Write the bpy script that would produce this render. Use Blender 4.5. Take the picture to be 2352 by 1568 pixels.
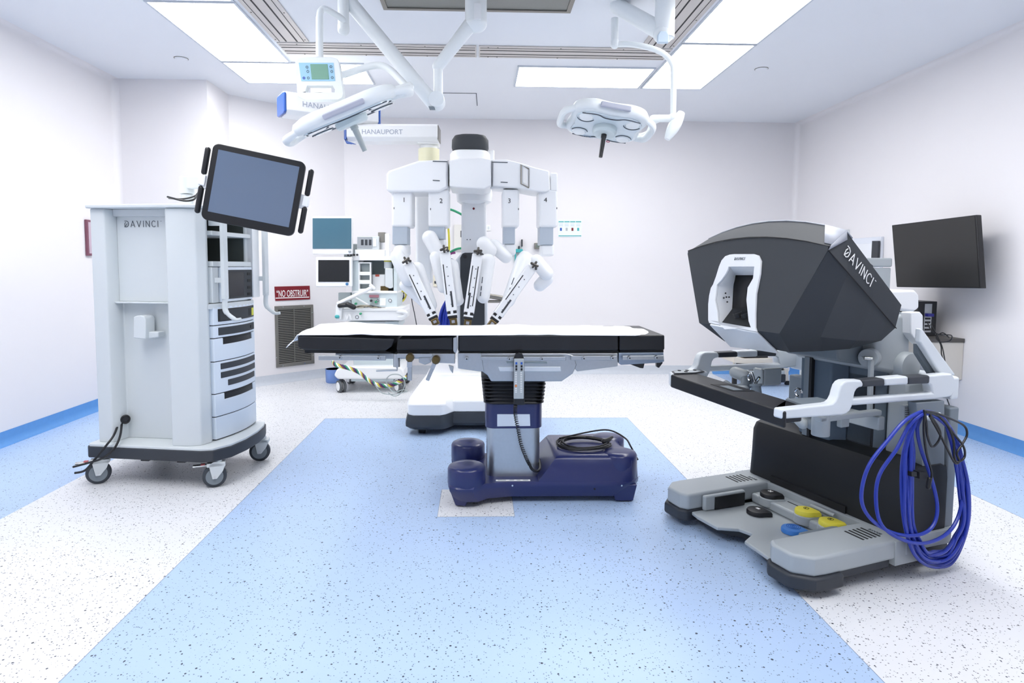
import bpy, bmesh, math, random
from mathutils import Vector, Matrix
from mathutils.geometry import tessellate_polygon
random.seed(7)
PI = math.pi
for o in list(bpy.data.objects): bpy.data.objects.remove(o, do_unlink=True)
SC = bpy.context.scene
COL = SC.collection

# ---------------------------------------------------------------- camera
FPX, PPX, PPY, CH = 1400.0, 1145.0, 708.0, 1.31
YAW, PITCH, ROLL = math.radians(1.80), math.radians(4.0), 0.005
_cy, _sy, _cp, _sp = math.cos(YAW), math.sin(YAW), math.cos(PITCH), math.sin(PITCH)
F_ = Vector((_sy*_cp, _cy*_cp, -_sp)); R0 = Vector((_cy, -_sy, 0)); U0 = R0.cross(F_)
R_ = R0*math.cos(ROLL)+U0*math.sin(ROLL); U_ = U0*math.cos(ROLL)-R0*math.sin(ROLL)
CAM = Vector((0, 0, CH))
cd = bpy.data.cameras.new('camera'); cam = bpy.data.objects.new('camera', cd); COL.objects.link(cam)
m = Matrix((R_, U_, -F_)).transposed().to_4x4(); m.translation = CAM
cam.matrix_world = m
cd.sensor_width = 36.0; cd.sensor_fit = 'HORIZONTAL'; cd.lens = FPX/2352*36
cd.shift_x = (1176-PPX)/2352; cd.shift_y = (PPY-784)/2352
cd.clip_start = 0.05; cd.clip_end = 60
SC.camera = cam

# ---------------------------------------------------------------- world, exposure
w = bpy.data.worlds.new('world'); SC.world = w; w.use_nodes = True
w.node_tree.nodes['Background'].inputs[0].default_value = (0.80, 0.88, 1.0, 1)
w.node_tree.nodes['Background'].inputs[1].default_value = 0.25
SC.view_settings.view_transform = 'Standard'; SC.view_settings.look = 'None'
SC.view_settings.gamma = 1; SC.view_settings.use_curve_mapping = False
SC.view_settings.exposure = 0.27
PANEL_POWER = 9.0

# ---------------------------------------------------------------- helpers: rays and frames
def ray(px, py): return F_ + R_*((px-PPX)/FPX) - U_*((py-PPY)/FPX)
def Y(px, py, y): d = ray(px, py); return CAM + d*(y/d.y)
def X(px, py, x): d = ray(px, py); return CAM + d*(x/d.x)
def Z(px, py, z): d = ray(px, py); return CAM + d*((z-CH)/d.z)
def PLN(px, py, p, n): d = ray(px, py); return CAM + d*((p-CAM).dot(n)/d.dot(n))
class Frame:
    def __init__(s, o, ang):
        s.o = Vector((o[0], o[1], 0)); s.v = Vector((math.cos(ang), math.sin(ang), 0)); s.u = Vector((math.sin(ang), -math.cos(ang), 0)); s.ang = ang
    def w(s, u, v, z): return s.o + s.u*u + s.v*v + Vector((0, 0, z))
    def U(s, px, py, u): return PLN(px, py, s.o+s.u*u, s.u)
    def V(s, px, py, v): return PLN(px, py, s.o+s.v*v, s.v)
    def zu(s, px, py, u): return s.U(px, py, u).z
    def loc(s, p): d = p-s.o; return (d.dot(s.u), d.dot(s.v), p.z)
W0 = Frame((0, 0), PI/2)
CO = Frame((1.12, 2.70), math.atan2(.33, .944))
CA = Frame((-2.34, 3.63), math.radians(81.4))

# ---------------------------------------------------------------- materials
def lin(c):
    if isinstance(c, str):
        c = c.lstrip('#'); c = [int(c[i:i+2], 16)/255 for i in (0, 2, 4)]
    return tuple((x/12.92 if x <= .04045 else ((x+.055)/1.055)**2.4) for x in c)+(1,)
MATS = {}
def mat(name, col, rough=.5, metal=0, spec=.5, coat=0, emit=0, noise=0, nscale=30, bump=0, trans=0, alpha=1):
    if name in MATS: return MATS[name]
    m = bpy.data.materials.new(name); m.use_nodes = True; nt = m.node_tree; b = nt.nodes['Principled BSDF']
    c = lin(col)
    b.inputs['Base Color'].default_value = c; b.inputs['Roughness'].default_value = rough
    b.inputs['Metallic'].default_value = metal; b.inputs['Specular IOR Level'].default_value = spec
    b.inputs['Coat Weight'].default_value = coat
    if trans: b.inputs['Transmission Weight'].default_value = trans
    if alpha < 1: b.inputs['Alpha'].default_value = alpha
    if emit:
        b.inputs['Emission Color'].default_value = c; b.inputs['Emission Strength'].default_value = emit
    if noise or bump:
        tc = nt.nodes.new('ShaderNodeTexCoord'); n = nt.nodes.new('ShaderNodeTexNoise'); n.inputs['Scale'].default_value = nscale; n.inputs['Detail'].default_value = 5
        nt.links.new(tc.outputs['Object'], n.inputs['Vector'])
        if noise:
            mx = nt.nodes.new('ShaderNodeMix'); mx.data_type = 'RGBA'
            mx.inputs[6].default_value = tuple(x*(1-noise) for x in c[:3])+(1,); mx.inputs[7].default_value = tuple(min(1, x*(1+noise)) for x in c[:3])+(1,)
            nt.links.new(n.outputs['Fac'], mx.inputs[0]); nt.links.new(mx.outputs[2], b.inputs['Base Color'])
        if bump:
            bp = nt.nodes.new('ShaderNodeBump'); bp.inputs['Strength'].default_value = bump; bp.inputs['Distance'].default_value = .002
            nt.links.new(n.outputs['Fac'], bp.inputs['Height']); nt.links.new(bp.outputs[0], b.inputs['Normal'])
    MATS[name] = m; return m
def floor_mat(name, col, speck, dens):
    m = bpy.data.materials.new(name); m.use_nodes = True; nt = m.node_tree; b = nt.nodes['Principled BSDF']; L = nt.links.new
    tc = nt.nodes.new('ShaderNodeTexCoord'); last = None
    c = lin(col); base = nt.nodes.new('ShaderNodeTexNoise'); base.inputs['Scale'].default_value = 1.3; base.inputs['Detail'].default_value = 3
    L(tc.outputs['Object'], base.inputs['Vector'])
    mx = nt.nodes.new('ShaderNodeMix'); mx.data_type = 'RGBA'; mx.inputs[6].default_value = tuple(x*.97 for x in c[:3])+(1,); mx.inputs[7].default_value = tuple(min(1, x*1.03) for x in c[:3])+(1,)
    L(base.outputs['Fac'], mx.inputs[0]); last = mx.outputs[2]
    for sc, thr, gate, sp in ((62, .125, dens*1.1, '#343b49'), (125, .19, dens*1.1, speck), (40, .095, dens, '#222734')):
        v = nt.nodes.new('ShaderNodeTexVoronoi'); v.inputs['Scale'].default_value = sc
        L(tc.outputs['Object'], v.inputs['Vector'])
        sep = nt.nodes.new('ShaderNodeSeparateColor'); L(v.outputs['Color'], sep.inputs[0])
        a = nt.nodes.new('ShaderNodeMath'); a.operation = 'LESS_THAN'; a.inputs[1].default_value = gate; L(sep.outputs[0], a.inputs[0])
        r = nt.nodes.new('ShaderNodeMath'); r.operation = 'MULTIPLY'; r.inputs[1].default_value = thr*2; L(sep.outputs[1], r.inputs[0])
        d = nt.nodes.new('ShaderNodeMath'); d.operation = 'LESS_THAN'; L(v.outputs['Distance'], d.inputs[0]); L(r.outputs[0], d.inputs[1])
        f = nt.nodes.new('ShaderNodeMath'); f.operation = 'MULTIPLY'; L(a.outputs[0], f.inputs[0]); L(d.outputs[0], f.inputs[1])
        k = nt.nodes.new('ShaderNodeMath'); k.operation = 'MULTIPLY'; k.inputs[1].default_value = .95; L(f.outputs[0], k.inputs[0])
        m2 = nt.nodes.new('ShaderNodeMix'); m2.data_type = 'RGBA'; L(k.outputs[0], m2.inputs[0]); L(last, m2.inputs[6]); m2.inputs[7].default_value = lin(sp); last = m2.outputs[2]
    L(last, b.inputs['Base Color']); b.inputs['Roughness'].default_value = .38; b.inputs['Specular IOR Level'].default_value = .35
    MATS[name] = m; return m
M_white = mat('white_plastic', '#f4f6f8', .35)
M_robot = mat('robot_white', '#f6f8fb', .30)
M_wall = mat('wall_paint', '#e9e7ea', .6, noise=.01, nscale=2)
M_ceil = mat('ceiling_paint', '#eceff5', .7, noise=.01, nscale=2)
M_blue = floor_mat('blue_vinyl', '#b1c9ea', '#6b7b93', .40)
M_pale = floor_mat('pale_vinyl', '#e4e6ea', '#777781', .45)
M_cblue = mat('blue_cove', '#5c97d6', .5, noise=.06, nscale=25)
M_cgrey = mat('grey_cove', '#c9cfd8', .5, noise=.06, nscale=40)
M_steel = mat('brushed_steel', '#b9bdc0', .32, .9, noise=.06, nscale=60)
M_steeld = mat('dull_steel', '#8d8a84', .42, .85, noise=.06, nscale=60)
M_slot = mat('slot_black', '#15161a', .6)
M_black = mat('black_plastic', '#17181c', .38)
M_pad = mat('black_vinyl_pad', '#15161a', .42, bump=.15, nscale=300)
M_rubber = mat('rubber', '#3a4048', .6)
M_cart = mat('cart_grey', '#d8dee1', .42)
M_cartl = mat('cart_front_white', '#e3edf8', .35)
M_char = mat('charcoal', '#424549', .62, spec=.25)
M_chard = mat('dark_charcoal', '#1f2124', .45, spec=.35)
M_cgr = mat('console_grey', '#adb4b8', .42)
M_cgr2 = mat('console_mid_grey', '#7d878f', .42)
M_cwh = mat('console_white', '#e3e9ee', .33)
M_slate = mat('slate_bumper', '#33373e', .5)
M_navy = mat('navy_plastic', '#232b60', .30, coat=.2)
M_screen = mat('screen_glass', '#64748c', .12, spec=.8, coat=.5)  # base colour lightened to carry the room's reflection in the screen
M_screend = mat('dark_screen', '#1d1e22', .16)
M_yellow = mat('yellow', '#e8dc4b', .4)
M_pblue = mat('pedal_blue', '#3f83d6', .4)
M_bluec = mat('blue_cable', '#2038a8', .35)
M_chrome = mat('chrome', '#cfd2d4', .15, 1.0)
M_linen = mat('linen', '#fbfcff', .85, bump=.2, nscale=150)
M_cream = mat('cream', '#efeccb', .4)
M_beige = mat('beige', '#d8d2c8', .5)
M_teal = mat('teal', '#3fa9ac', .4)
M_pblue2 = mat('pendant_blue', '#2f5cb0', .25)
M_red = mat('sign_red', '#7a1422', .4)
M_ink = mat('ink_grey', '#545b64', .5)
M_inkw = mat('ink_white', '#f6f6f6', .5)
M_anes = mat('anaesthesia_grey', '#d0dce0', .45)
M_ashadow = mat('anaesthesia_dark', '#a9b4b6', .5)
M_green = mat('hose_green', '#2f9c70', .4)
M_hosey = mat('hose_yellow', '#d8cf45', .4)
M_brass = mat('bronze', '#6a5a3a', .3, .8)
M_glass = mat('clear_plastic', '#dfeaf0', .08, trans=.6)

# ---------------------------------------------------------------- mesh builder
class MB:
    def __init__(s): s.v = []; s.f = []
    def add(s, vs, fs):
        k = len(s.v); s.v += [Vector(p) for p in vs]; s.f += [tuple(i+k for i in f) for f in fs]; return s
    def box(s, x0, x1, y0, y1, z0, z1, fr=None):
        P = (lambda a, b, c: fr.w(a, b, c)) if fr else (lambda a, b, c: Vector((a, b, c)))
        return s.add([P(x0, y0, z0), P(x1, y0, z0), P(x1, y1, z0), P(x0, y1, z0), P(x0, y0, z1), P(x1, y0, z1), P(x1, y1, z1), P(x0, y1, z1)],
                     [(0, 3, 2, 1), (4, 5, 6, 7), (0, 1, 5, 4), (1, 2, 6, 5), (2, 3, 7, 6), (3, 0, 4, 7)])
    def prism(s, pts, d):
        n = len(pts); d = Vector(d); a = [Vector(p) for p in pts]
        return s.add(a+[p+d for p in a], [tuple(range(n)), tuple(range(2*n-1, n-1, -1))]+[(i, (i+1) % n, (i+1) % n+n, i+n) for i in range(n)])
    def holed(s, outer, holes, d):
        d = Vector(d); loops = [[Vector(p) for p in outer]]+[[Vector(p) for p in h] for h in holes]
        tri = tessellate_polygon(loops); a = [p for l in loops for p in l]; n = len(a)
        fs = [tuple(t) for t in tri]+[tuple(i+n for i in reversed(t)) for t in tri]; k = 0
        for l in loops:
            c = len(l); fs += [(k+i, k+(i+1) % c, k+(i+1) % c+n, k+i+n) for i in range(c)]; k += c
        return s.add(a+[p+d for p in a], fs)
    def loft(s, rings, caps=True, closed=True):
        n = len(rings[0]); vs = [p for r in rings for p in r]; fs = []
        for j in range(len(rings)-1):
            for i in range(n if closed else n-1):
                a = j*n+i; b = j*n+(i+1) % n; fs.append((a, b, b+n, a+n))
        if caps: fs += [tuple(range(n-1, -1, -1)), tuple(range((len(rings)-1)*n, len(rings)*n))]
        return s.add(vs, fs)
    def tube(s, pts, r, n=10, closed=False):
        pts = [Vector(p) for p in pts]; N = len(pts); rings = []; ref = None
        for i, p in enumerate(pts):
            if closed: t = pts[(i+1) % N]-pts[i-1]
            else: t = pts[min(i+1, N-1)]-pts[max(i-1, 0)]
            if t.length < 1e-9: t = Vector((0, 0, 1))
            t.normalize()
            if ref is None: ref = Vector((0, 0, 1)) if abs(t.z) < .9 else Vector((1, 0, 0))
            a = (ref-t*ref.dot(t))
            if a.length < 1e-6: a = Vector((0, 1, 0))-t*t.y
            a.normalize(); ref = a; b = t.cross(a); rr = r[i] if isinstance(r, (list, tuple)) else r
            rings.append([p+(a*math.cos(2*PI*k/n)+b*math.sin(2*PI*k/n))*rr for k in range(n)])
        if closed: rings.append(rings[0])
        return s.loft(rings, caps=not closed)
    def cyl(s, p0, p1, r, r1=None, n=28):
        r1 = r if r1 is None else r1; return s.tube([p0, p1], [r, r1], n)
    def cap(s, p0, p1, r, r1=None, n=20, k=5):
        p0 = Vector(p0); p1 = Vector(p1); r1 = r if r1 is None else r1; d = (p1-p0).normalized(); P = []; R = []
        for i in range(k+1):
            a = PI/2*(1-i/k); P.append(p0-d*r*math.sin(a)); R.append(max(r*math.cos(a), 1e-4))
        for i in range(k+1):
            a = PI/2*i/k; P.append(p1+d*r1*math.sin(a)); R.append(max(r1*math.cos(a), 1e-4))
        return s.tube(P, R, n)
    def lathe(s, base, prof, axis=(0, 0, 1), n=32):
        ax = Vector(axis).normalized(); return s.tube([Vector(base)+ax*h for r, h in prof], [max(r, 1e-4) for r, h in prof], n)
    def ell(s, c, rx, ry, rz, M=None, n=20, k=12):
        rings = []
        for j in range(k+1):
            a = -PI/2+PI*j/k; rr = max(math.cos(a), .01)
            rings.append([Vector((rx*rr*math.cos(2*PI*i/n), ry*rr*math.sin(2*PI*i/n), rz*math.sin(a))) for i in range(n)])
        if M is not None: rings = [[M @ p for p in r] for r in rings]
        return s.loft([[p+Vector(c) for p in r] for r in rings])
    def xf(s, M): s.v = [M @ p for p in s.v]; return s
    def build(s, name, m, root=None, parent=None, bevel=0, seg=2, ang=32, label=None, org=None, kind=None, solid=0):
        me = bpy.data.meshes.new(name)
        par = parent or root
        if par is not None: o0 = ORG[par.name]
        elif org is not None: o0 = Vector(org)
        else:
            xs = [p.x for p in s.v]; ys = [p.y for p in s.v]; o0 = Vector(((min(xs)+max(xs))/2, (min(ys)+max(ys))/2, min(p.z for p in s.v)))
        me.from_pydata([p-o0 for p in s.v], [], s.f)
        bm = bmesh.new(); bm.from_mesh(me); bmesh.ops.recalc_face_normals(bm, faces=bm.faces); bm.to_mesh(me); bm.free()
        for p in me.polygons: p.use_smooth = True
        me.set_sharp_from_angle(angle=math.radians(ang))
        me.materials.append(m)
        o = bpy.data.objects.new(name, me); COL.objects.link(o)
        ORG[o.name] = o0
        if par is not None: o.parent = par
        else: o.location = o0
        if solid:
            sm = o.modifiers.new('solid', 'SOLIDIFY'); sm.thickness = solid; sm.offset = 0
        if bevel:
            b = o.modifiers.new('bevel', 'BEVEL'); b.width = bevel; b.segments = seg; b.limit_method = 'ANGLE'; b.angle_limit = math.radians(40); b.harden_normals = True
        if label: o['label'] = label
        if kind: o['kind'] = kind
        return o
ORG = {}
def thing(name, label, cat, loc, group=None):
    o = bpy.data.objects.new(name, None); COL.objects.link(o); o.location = loc; o.empty_display_size = .1
    ORG[o.name] = Vector(loc); o['label'] = label; o['category'] = cat
    if group: o['group'] = group
    return o
def tag(o, label, cat, group=None):
    o['label'] = label; o['category'] = cat
    if group: o['group'] = group
    return o
def struct(mb, name, m, **k): return mb.build(name, m, kind='structure', org=k.pop('org', (0, 0, 0)), **k)
def dup(o, parent=None, delta=None):
    c = o.copy(); COL.objects.link(c); ORG[c.name] = ORG[o.name]
    if parent is not None: c.parent = parent
    elif delta is not None: c.location = o.location+Vector(delta)
    for ch in [x for x in bpy.data.objects if x.parent == o]: dup(ch, c)
    return c
def smooth(pts, k=6, closed=False):
    pts = [Vector(p) for p in pts]; n = len(pts); out = []
    for i in range(n if closed else n-1):
        if closed: a, b, c, d = pts[i-1], pts[i], pts[(i+1) % n], pts[(i+2) % n]
        else: a, b, c, d = pts[max(i-1, 0)], pts[i], pts[i+1], pts[min(i+2, n-1)]
        for j in range(k):
            t = j/k; out.append(.5*((2*b)+(c-a)*t+(2*a-5*b+4*c-d)*t*t+(3*b-a-3*c+d)*t*t*t))
    if not closed: out.append(pts[-1])
    return out
GL = {'D': [[(.0, .0), (.0, .55), (.16, .78)], [(.0, 1), (.35, 1), (.62, .82), (.68, .5), (.6, .18), (.35, 0), (.0, 0)], [(.02, .02), (.42, .55)]],
      'A': [[(0, 0), (.36, 1), (.72, 0)], [(.1, .3), (.62, .3)]], 'V': [[(0, 1), (.36, 0), (.72, 1)]], 'I': [[(.05, 0), (.05, 1)]],
      'N': [[(0, 0), (0, 1), (.62, 0), (.62, 1)]], 'C': [[(.66, .86), (.45, 1), (.25, .98), (.06, .78), (0, .5), (.06, .22), (.25, .02), (.45, 0), (.66, .14)]]}
GWD = {'D': .68, 'A': .72, 'V': .72, 'I': .1, 'N': .62, 'C': .66}
def logo(o, ex, ey, h, m, root, parent, gap=.30, wd=.085, slant=0):
    mb = MB(); ex = Vector(ex).normalized(); ey = Vector(ey).normalized(); nz = ex.cross(ey); x = 0
    for ch in 'DAVINCI':
        for st in GL[ch]:
            q = [o+ex*((x+a+slant*b)*h)+ey*(b*h) for a, b in st]
            for a, b in zip(q, q[1:]):
                d = (b-a).normalized(); s_ = nz.cross(d)*wd*h/2; a2 = a-d*wd*h*.4; b2 = b+d*wd*h*.4
                mb.prism([a2+s_, a2-s_, b2-s_, b2+s_], nz*.0012)
        x += GWD[ch]+gap
    q = o+ex*(x*h)+ey*h
    mb.prism([q, q+ex*.22*h, q+ex*.22*h-ey*.06*h, q-ey*.06*h], nz*.0012)
    return mb.build('lettering', m, root, parent)
def text(s_, o, ex, ey, size, m, root=None, parent=None, name='lettering', depth=.0008, align='LEFT', sx=1, fit=None):
    cu = bpy.data.curves.new('t', 'FONT'); cu.body = s_; cu.size = size; cu.extrude = depth; cu.align_x = align; cu.resolution_u = 3
    t = bpy.data.objects.new('t', cu); me = bpy.data.meshes.new_from_object(t); bpy.data.objects.remove(t)
    ex = Vector(ex).normalized(); ey = Vector(ey).normalized(); nz = ex.cross(ey)
    if fit: sx = fit/max(v.co.x for v in me.vertices)
    mb = MB(); mb.add([o+ex*(v.co.x*sx)+ey*v.co.y+nz*v.co.z for v in me.vertices], [tuple(p.vertices) for p in me.polygons])
    bpy.data.meshes.remove(me)
    return mb.build(name, m, root, parent)
EX, EY, EZ = Vector((1, 0, 0)), Vector((0, 1, 0)), Vector((0, 0, 1))

# ================================================================ ROOM
XL, XR, YB, YF, H = -3.43, 3.83, 7.35, -1.7, 3.04
XN, YN = -2.57, 5.95
xs = [XL, -2.455, -1.315, -.217, .188, 1.285, 2.86, XR]; ys = [YF, 3.107, 3.50, 5.175, YB]
def zone(i, j):
    xm = (xs[i]+xs[i+1])/2; ym = (ys[j]+ys[j+1])/2
    if xm < -2.455 or xm > 2.86: return 'b'
    if -1.315 < xm < 1.285 and ym < 5.175: return 'w' if (-.217 < xm < .188 and 3.107 < ym < 3.5) else 'b'
    return 'w'
fm = MB(); kinds = []
for i in range(len(xs)-1):
    for j in range(len(ys)-1):
        fm.add([(xs[i], ys[j], 0), (xs[i+1], ys[j], 0), (xs[i+1], ys[j+1], 0), (xs[i], ys[j+1], 0)], [(0, 1, 2, 3)]); kinds.append(zone(i, j))
fl = struct(fm, 'floor', M_pale); fl.data.materials.append(M_blue)
for p, k in zip(fl.data.polygons, kinds): p.material_index = 1 if k == 'b' else 0
sm = MB()   # thin welded seams around the blue inlay and the patch
def seam(a, b, w_=.0022):
    a = Vector(a+(0,)); b = Vector(b+(0,)); d = (b-a).normalized(); n = Vector((-d.y, d.x, 0))*w_/2
    sm.prism([a-n, b-n, b+n, a+n], (0, 0, .0008))
for a, b in (((-1.315, YF), (-1.315, 5.175)), ((-1.315, 5.175), (1.285, 5.175)), ((1.285, 5.175), (1.285, YF)), ((-.217, 3.107), (.188, 3.107)), ((-.217, 3.107), (-.217, 3.5)), ((.188, 3.107), (.188, 3.5)), ((2.86, YF), (2.86, YB))): seam(a, b)
struct(sm, 'trim_1', mat('seam', '#93a2ba', .5))
T = .12
def wallq(name, a, b, h0=0, h1=H):
    a = Vector((a[0], a[1], h0)); b = Vector((b[0], b[1], h0)); d = (b-a).normalized(); n = Vector((d.y, -d.x, 0))*T
    mb = MB(); mb.prism([a, b, b+EZ*(h1-h0), a+EZ*(h1-h0)], n); return struct(mb, name, M_wall)
DGX, DGY = -1.60, YB     # where the slanted wall meets the back wall
wallq('wall_left', (XL, YN), (XL, YF))
wallq('wall_left_return', (XN, YN), (XL, YN))
wallq('wall_left_corner', (XN, 6.44), (XN, YN+T))
wallq('wall_slanted', (DGX, DGY), (XN, 6.44))
wallq('wall_back', (XR, YB), (DGX, YB))
wallq('wall_right', (XR, YF), (XR, YB))
wallq('wall_front', (XL, YF), (XR, YF))
cm = MB(); cm.box(XL-T, XR+T, YF-T, YB+T, H, H+.1); struct(cm, 'ceiling', M_ceil)
# coved skirtings
def cove(name, a, b, m, h=.10, d=.045, flip=1):
    a = Vector((a[0], a[1], 0)); b = Vector((b[0], b[1], 0)); t = (b-a).normalized(); n = Vector((-t.y, t.x, 0))*flip
    prof = [(0, 0), (0, h), (.006, h), (.007, .05), (.012, .03), (.022, .014), (.034, .005), (d, .001), (d, 0)]
    r0 = [a+n*x+EZ*z for x, z in prof]; r1 = [b+n*x+EZ*z for x, z in prof]
    mb = MB(); mb.loft([r0, r1]); return struct(mb, name, m)
cove('baseboard_left', (XL, YN), (XL, YF), M_cblue)
cove('baseboard_left_return', (XN, YN), (XL, YN), M_cblue)
cove('baseboard_left_corner', (XN, 6.44), (XN, YN), M_cgrey)
cove('baseboard_slanted', (DGX, DGY), (XN, 6.44), M_cgrey)
cove('baseboard_back', (2.86, YB), (DGX, YB), M_cgrey)
cove('baseboard_back_corner', (XR, YB), (2.86, YB), M_cblue)
cove('baseboard_right', (XR, YF), (XR, YB), M_cblue)
# rounded inside corners and ceiling coves
def arc_trim(name, p, q, n1, n2, r=.05):
    p = Vector(p); q = Vector(q); n1 = Vector(n1).normalized(); n2 = Vector(n2).normalized()
    pr = [(0, 0)]+[(r-r*math.sin(a), r-r*math.cos(a)) for a in [PI/2*k/6 for k in range(7)]]
    mb = MB(); mb.loft([[o+n1*x+n2*y for x, y in pr] for o in (p, q)]); return struct(mb, name, M_wall, ang=50)
arc_trim('trim_2', (XR, YB, 0), (XR, YB, H), (-1, 0, 0), (0, -1, 0))
arc_trim('trim_3', (XL, YN, 0), (XL, YN, H), (1, 0, 0), (0, -1, 0))
arc_trim('trim_4', (XR, YF, H), (XR, YB, H), (-1, 0, 0), (0, 0, -1), .045)
arc_trim('trim_5', (XL, YF, H), (XL, YN, H), (1, 0, 0), (0, 0, -1), .045)

# ---------------------------------------------------------------- ceiling lights
M_lamp = mat('lamp_diffuser', '#f1f6ff', .5); _b = M_lamp.node_tree.nodes['Principled BSDF']
_b.inputs['Emission Color'].default_value = (1.0, .985, .965, 1); _b.inputs['Emission Strength'].default_value = PANEL_POWER
M_frame = mat('lamp_frame', '#c9d0da', .4)
def troffer(x0, x1, y0, y1, label):
    t = thing('ceiling_light', label, 'ceiling light', ((x0+x1)/2, (y0+y1)/2, H), 'flat ceiling light panels')
    f = .016; z0 = H-.012; z1 = H+.004
    mb = MB(); mb.holed([(x0, y0, z0), (x1, y0, z0), (x1, y1, z0), (x0, y1, z0)], [[(x0+f, y0+f, z0), (x1-f, y0+f, z0), (x1-f, y1-f, z0), (x0+f, y1-f, z0)]], (0, 0, z1-z0))
    mb.build('frame', M_frame, t)
    mb = MB(); mb.box(x0+f, x1-f, y0+f, y1-f, H-.008, H-.003); mb.build('diffuser', M_lamp, t)
troffer(-2.21, -1.615, 4.20, 5.385, 'flat square-edged ceiling light panel at left, its far end beside the far cross panel')
troffer(-2.21, -1.00, 5.40, 6.00, 'long ceiling light panel lying crosswise at the far left, half behind the hanging control panel')
troffer(.325, 1.535, 5.40, 6.00, 'long ceiling light panel lying crosswise at the far right, left of the side pair')
troffer(1.555, 2.15, 4.80, 6.00, 'right-hand lengthwise ceiling light panel, the far one of the pair')
troffer(1.555, 2.15, 3.59, 4.785, 'right-hand lengthwise ceiling light panel, the near one cut by the picture top')
troffer(-2.21, -1.615, 2.98, 4.185, 'unseen ceiling light panel added in line with the left one to brighten the foreground')  # from here on: out of view, assumed to continue the ring, added for foreground light
troffer(1.555, 2.15, 2.38, 3.575, 'unseen ceiling light panel added in line with the right pair to brighten the foreground')
troffer(-2.21, -1.615, 1.76, 2.965, 'unseen ceiling light panel added second in line at left to brighten the foreground')
troffer(1.555, 2.15, 1.16, 2.365, 'unseen ceiling light panel added second in line at right to brighten the foreground')
troffer(-2.21, -1.00, 1.00, 1.60, 'unseen crosswise ceiling light panel added at the near left to brighten the foreground')  # cross panels out of view, added as front fill
troffer(.325, 1.535, 1.00, 1.60, 'unseen crosswise ceiling light panel added at the near right to brighten the foreground')

# ---------------------------------------------------------------- linear air diffusers and vent
M_dif = mat('diffuser_metal', '#cfcac6', .45, .3, noise=.04, nscale=30)
def strip(x0, x1, y0, y1, along, label):
    t = thing('air_diffuser', label, 'air vent', ((x0+x1)/2, (y0+y1)/2, H), 'metal slot air diffusers in the ceiling')
    mb = MB(); mb.box(x0, x1, y0, y1, H-.010, H-.0005); mb.build('face_plate', M_dif, t, bevel=.002)
    mb = MB()
    for k, wd in ((.14, .004), (.34, .011), (.66, .011), (.86, .004)):
        if along == 'y': c = x0+(x1-x0)*k; mb.box(c-wd/2, c+wd/2, y0+.01, y1-.01, H-.0118, H-.009)
        else: c = y0+(y1-y0)*k; mb.box(x0+.01, x1-.01, c-wd/2, c+wd/2, H-.0118, H-.009)
    mb.build('slots', M_slot, t)
    L = (y1-y0) if along == 'y' else (x1-x0)
    for k in range(int(L/.5)+1):
        for s_ in (.07, .93):
            if along == 'y': c = Vector((x0+(x1-x0)*s_, y0+.15+k*.5, H-.010))
            else: c = Vector((x0+.15+k*.5, y0+(y1-y0)*s_, H-.010))
            mb = MB(); mb.cyl(c, c-EZ*.0025, .006, n=8); mb.build('screw', M_steeld, t)
strip(-1.585, -1.325, 2.2, 4.90, 'y', 'metal slot air diffuser running along the ceiling beside the left light panels')
strip(1.265, 1.530, 2.2, 4.90, 'y', 'metal slot air diffuser running along the ceiling beside the right light panels')
strip(-1.585, -.030, 4.93, 5.19, 'x', 'metal slot air diffuser across the ceiling, left length of the cross run')
strip(-.010, 1.530, 4.93, 5.19, 'x', 'metal slot air diffuser across the ceiling, right length of the cross run')
t = thing('ceiling_vent', 'rectangular stainless ceiling grille at the top centre behind the light arms', 'air vent', (-.02, 3.7, H))
mb = MB(); mb.holed([(-.65, 3.1, H-.018), (.612, 3.1, H-.018), (.612, 4.255, H-.018), (-.65, 4.255, H-.018)], [[(-.62, 3.13, H-.018), (.582, 3.13, H-.018), (.582, 4.225, H-.018), (-.62, 4.225, H-.018)]], (0, 0, .017)); mb.build('frame', M_steeld, t)
mb = MB(); mb.box(-.62, .582, 3.13, 4.225, H-.010, H-.002); mb.build('perforated_plate', mat('vent_plate', '#8b8c88', .5, .5, noise=.05, nscale=80), t)
for c, lab in ((Z(416, 134, H), 'small round recessed ceiling disc at the left'), (Z(1749, 158, H), 'small round recessed ceiling disc at the right')):
    t = thing('ceiling_disc', lab, 'smoke detector', c)
    mb = MB(); mb.lathe(c, [(.052, 0), (.052, -.006), (.046, -.012), (.001, -.013)]); mb.build('cover', M_ceil, t)
    mb = MB(); mb.lathe(c, [(.057, .0), (.057, -.003), (.050, -.003)]); mb.build('rim', M_steeld, t)
mb = MB()
a, b, c = Z(1050, 213, H), Z(1094, 214, H), Z(1096, 242, H)
for p, q in ((Z(960, 212, H), b), (b, c)):
    d = (q-p).normalized(); n = Vector((-d.y, d.x, 0))*.004; mb.prism([p-n-EZ*.004, q-n-EZ*.004, q+n-EZ*.004, p+n-EZ*.004], (0, 0, .003))
o = mb.build('access_hatch', M_ink); tag(o, 'thin dark outline of an access hatch in the far ceiling', 'hatch')

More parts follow.
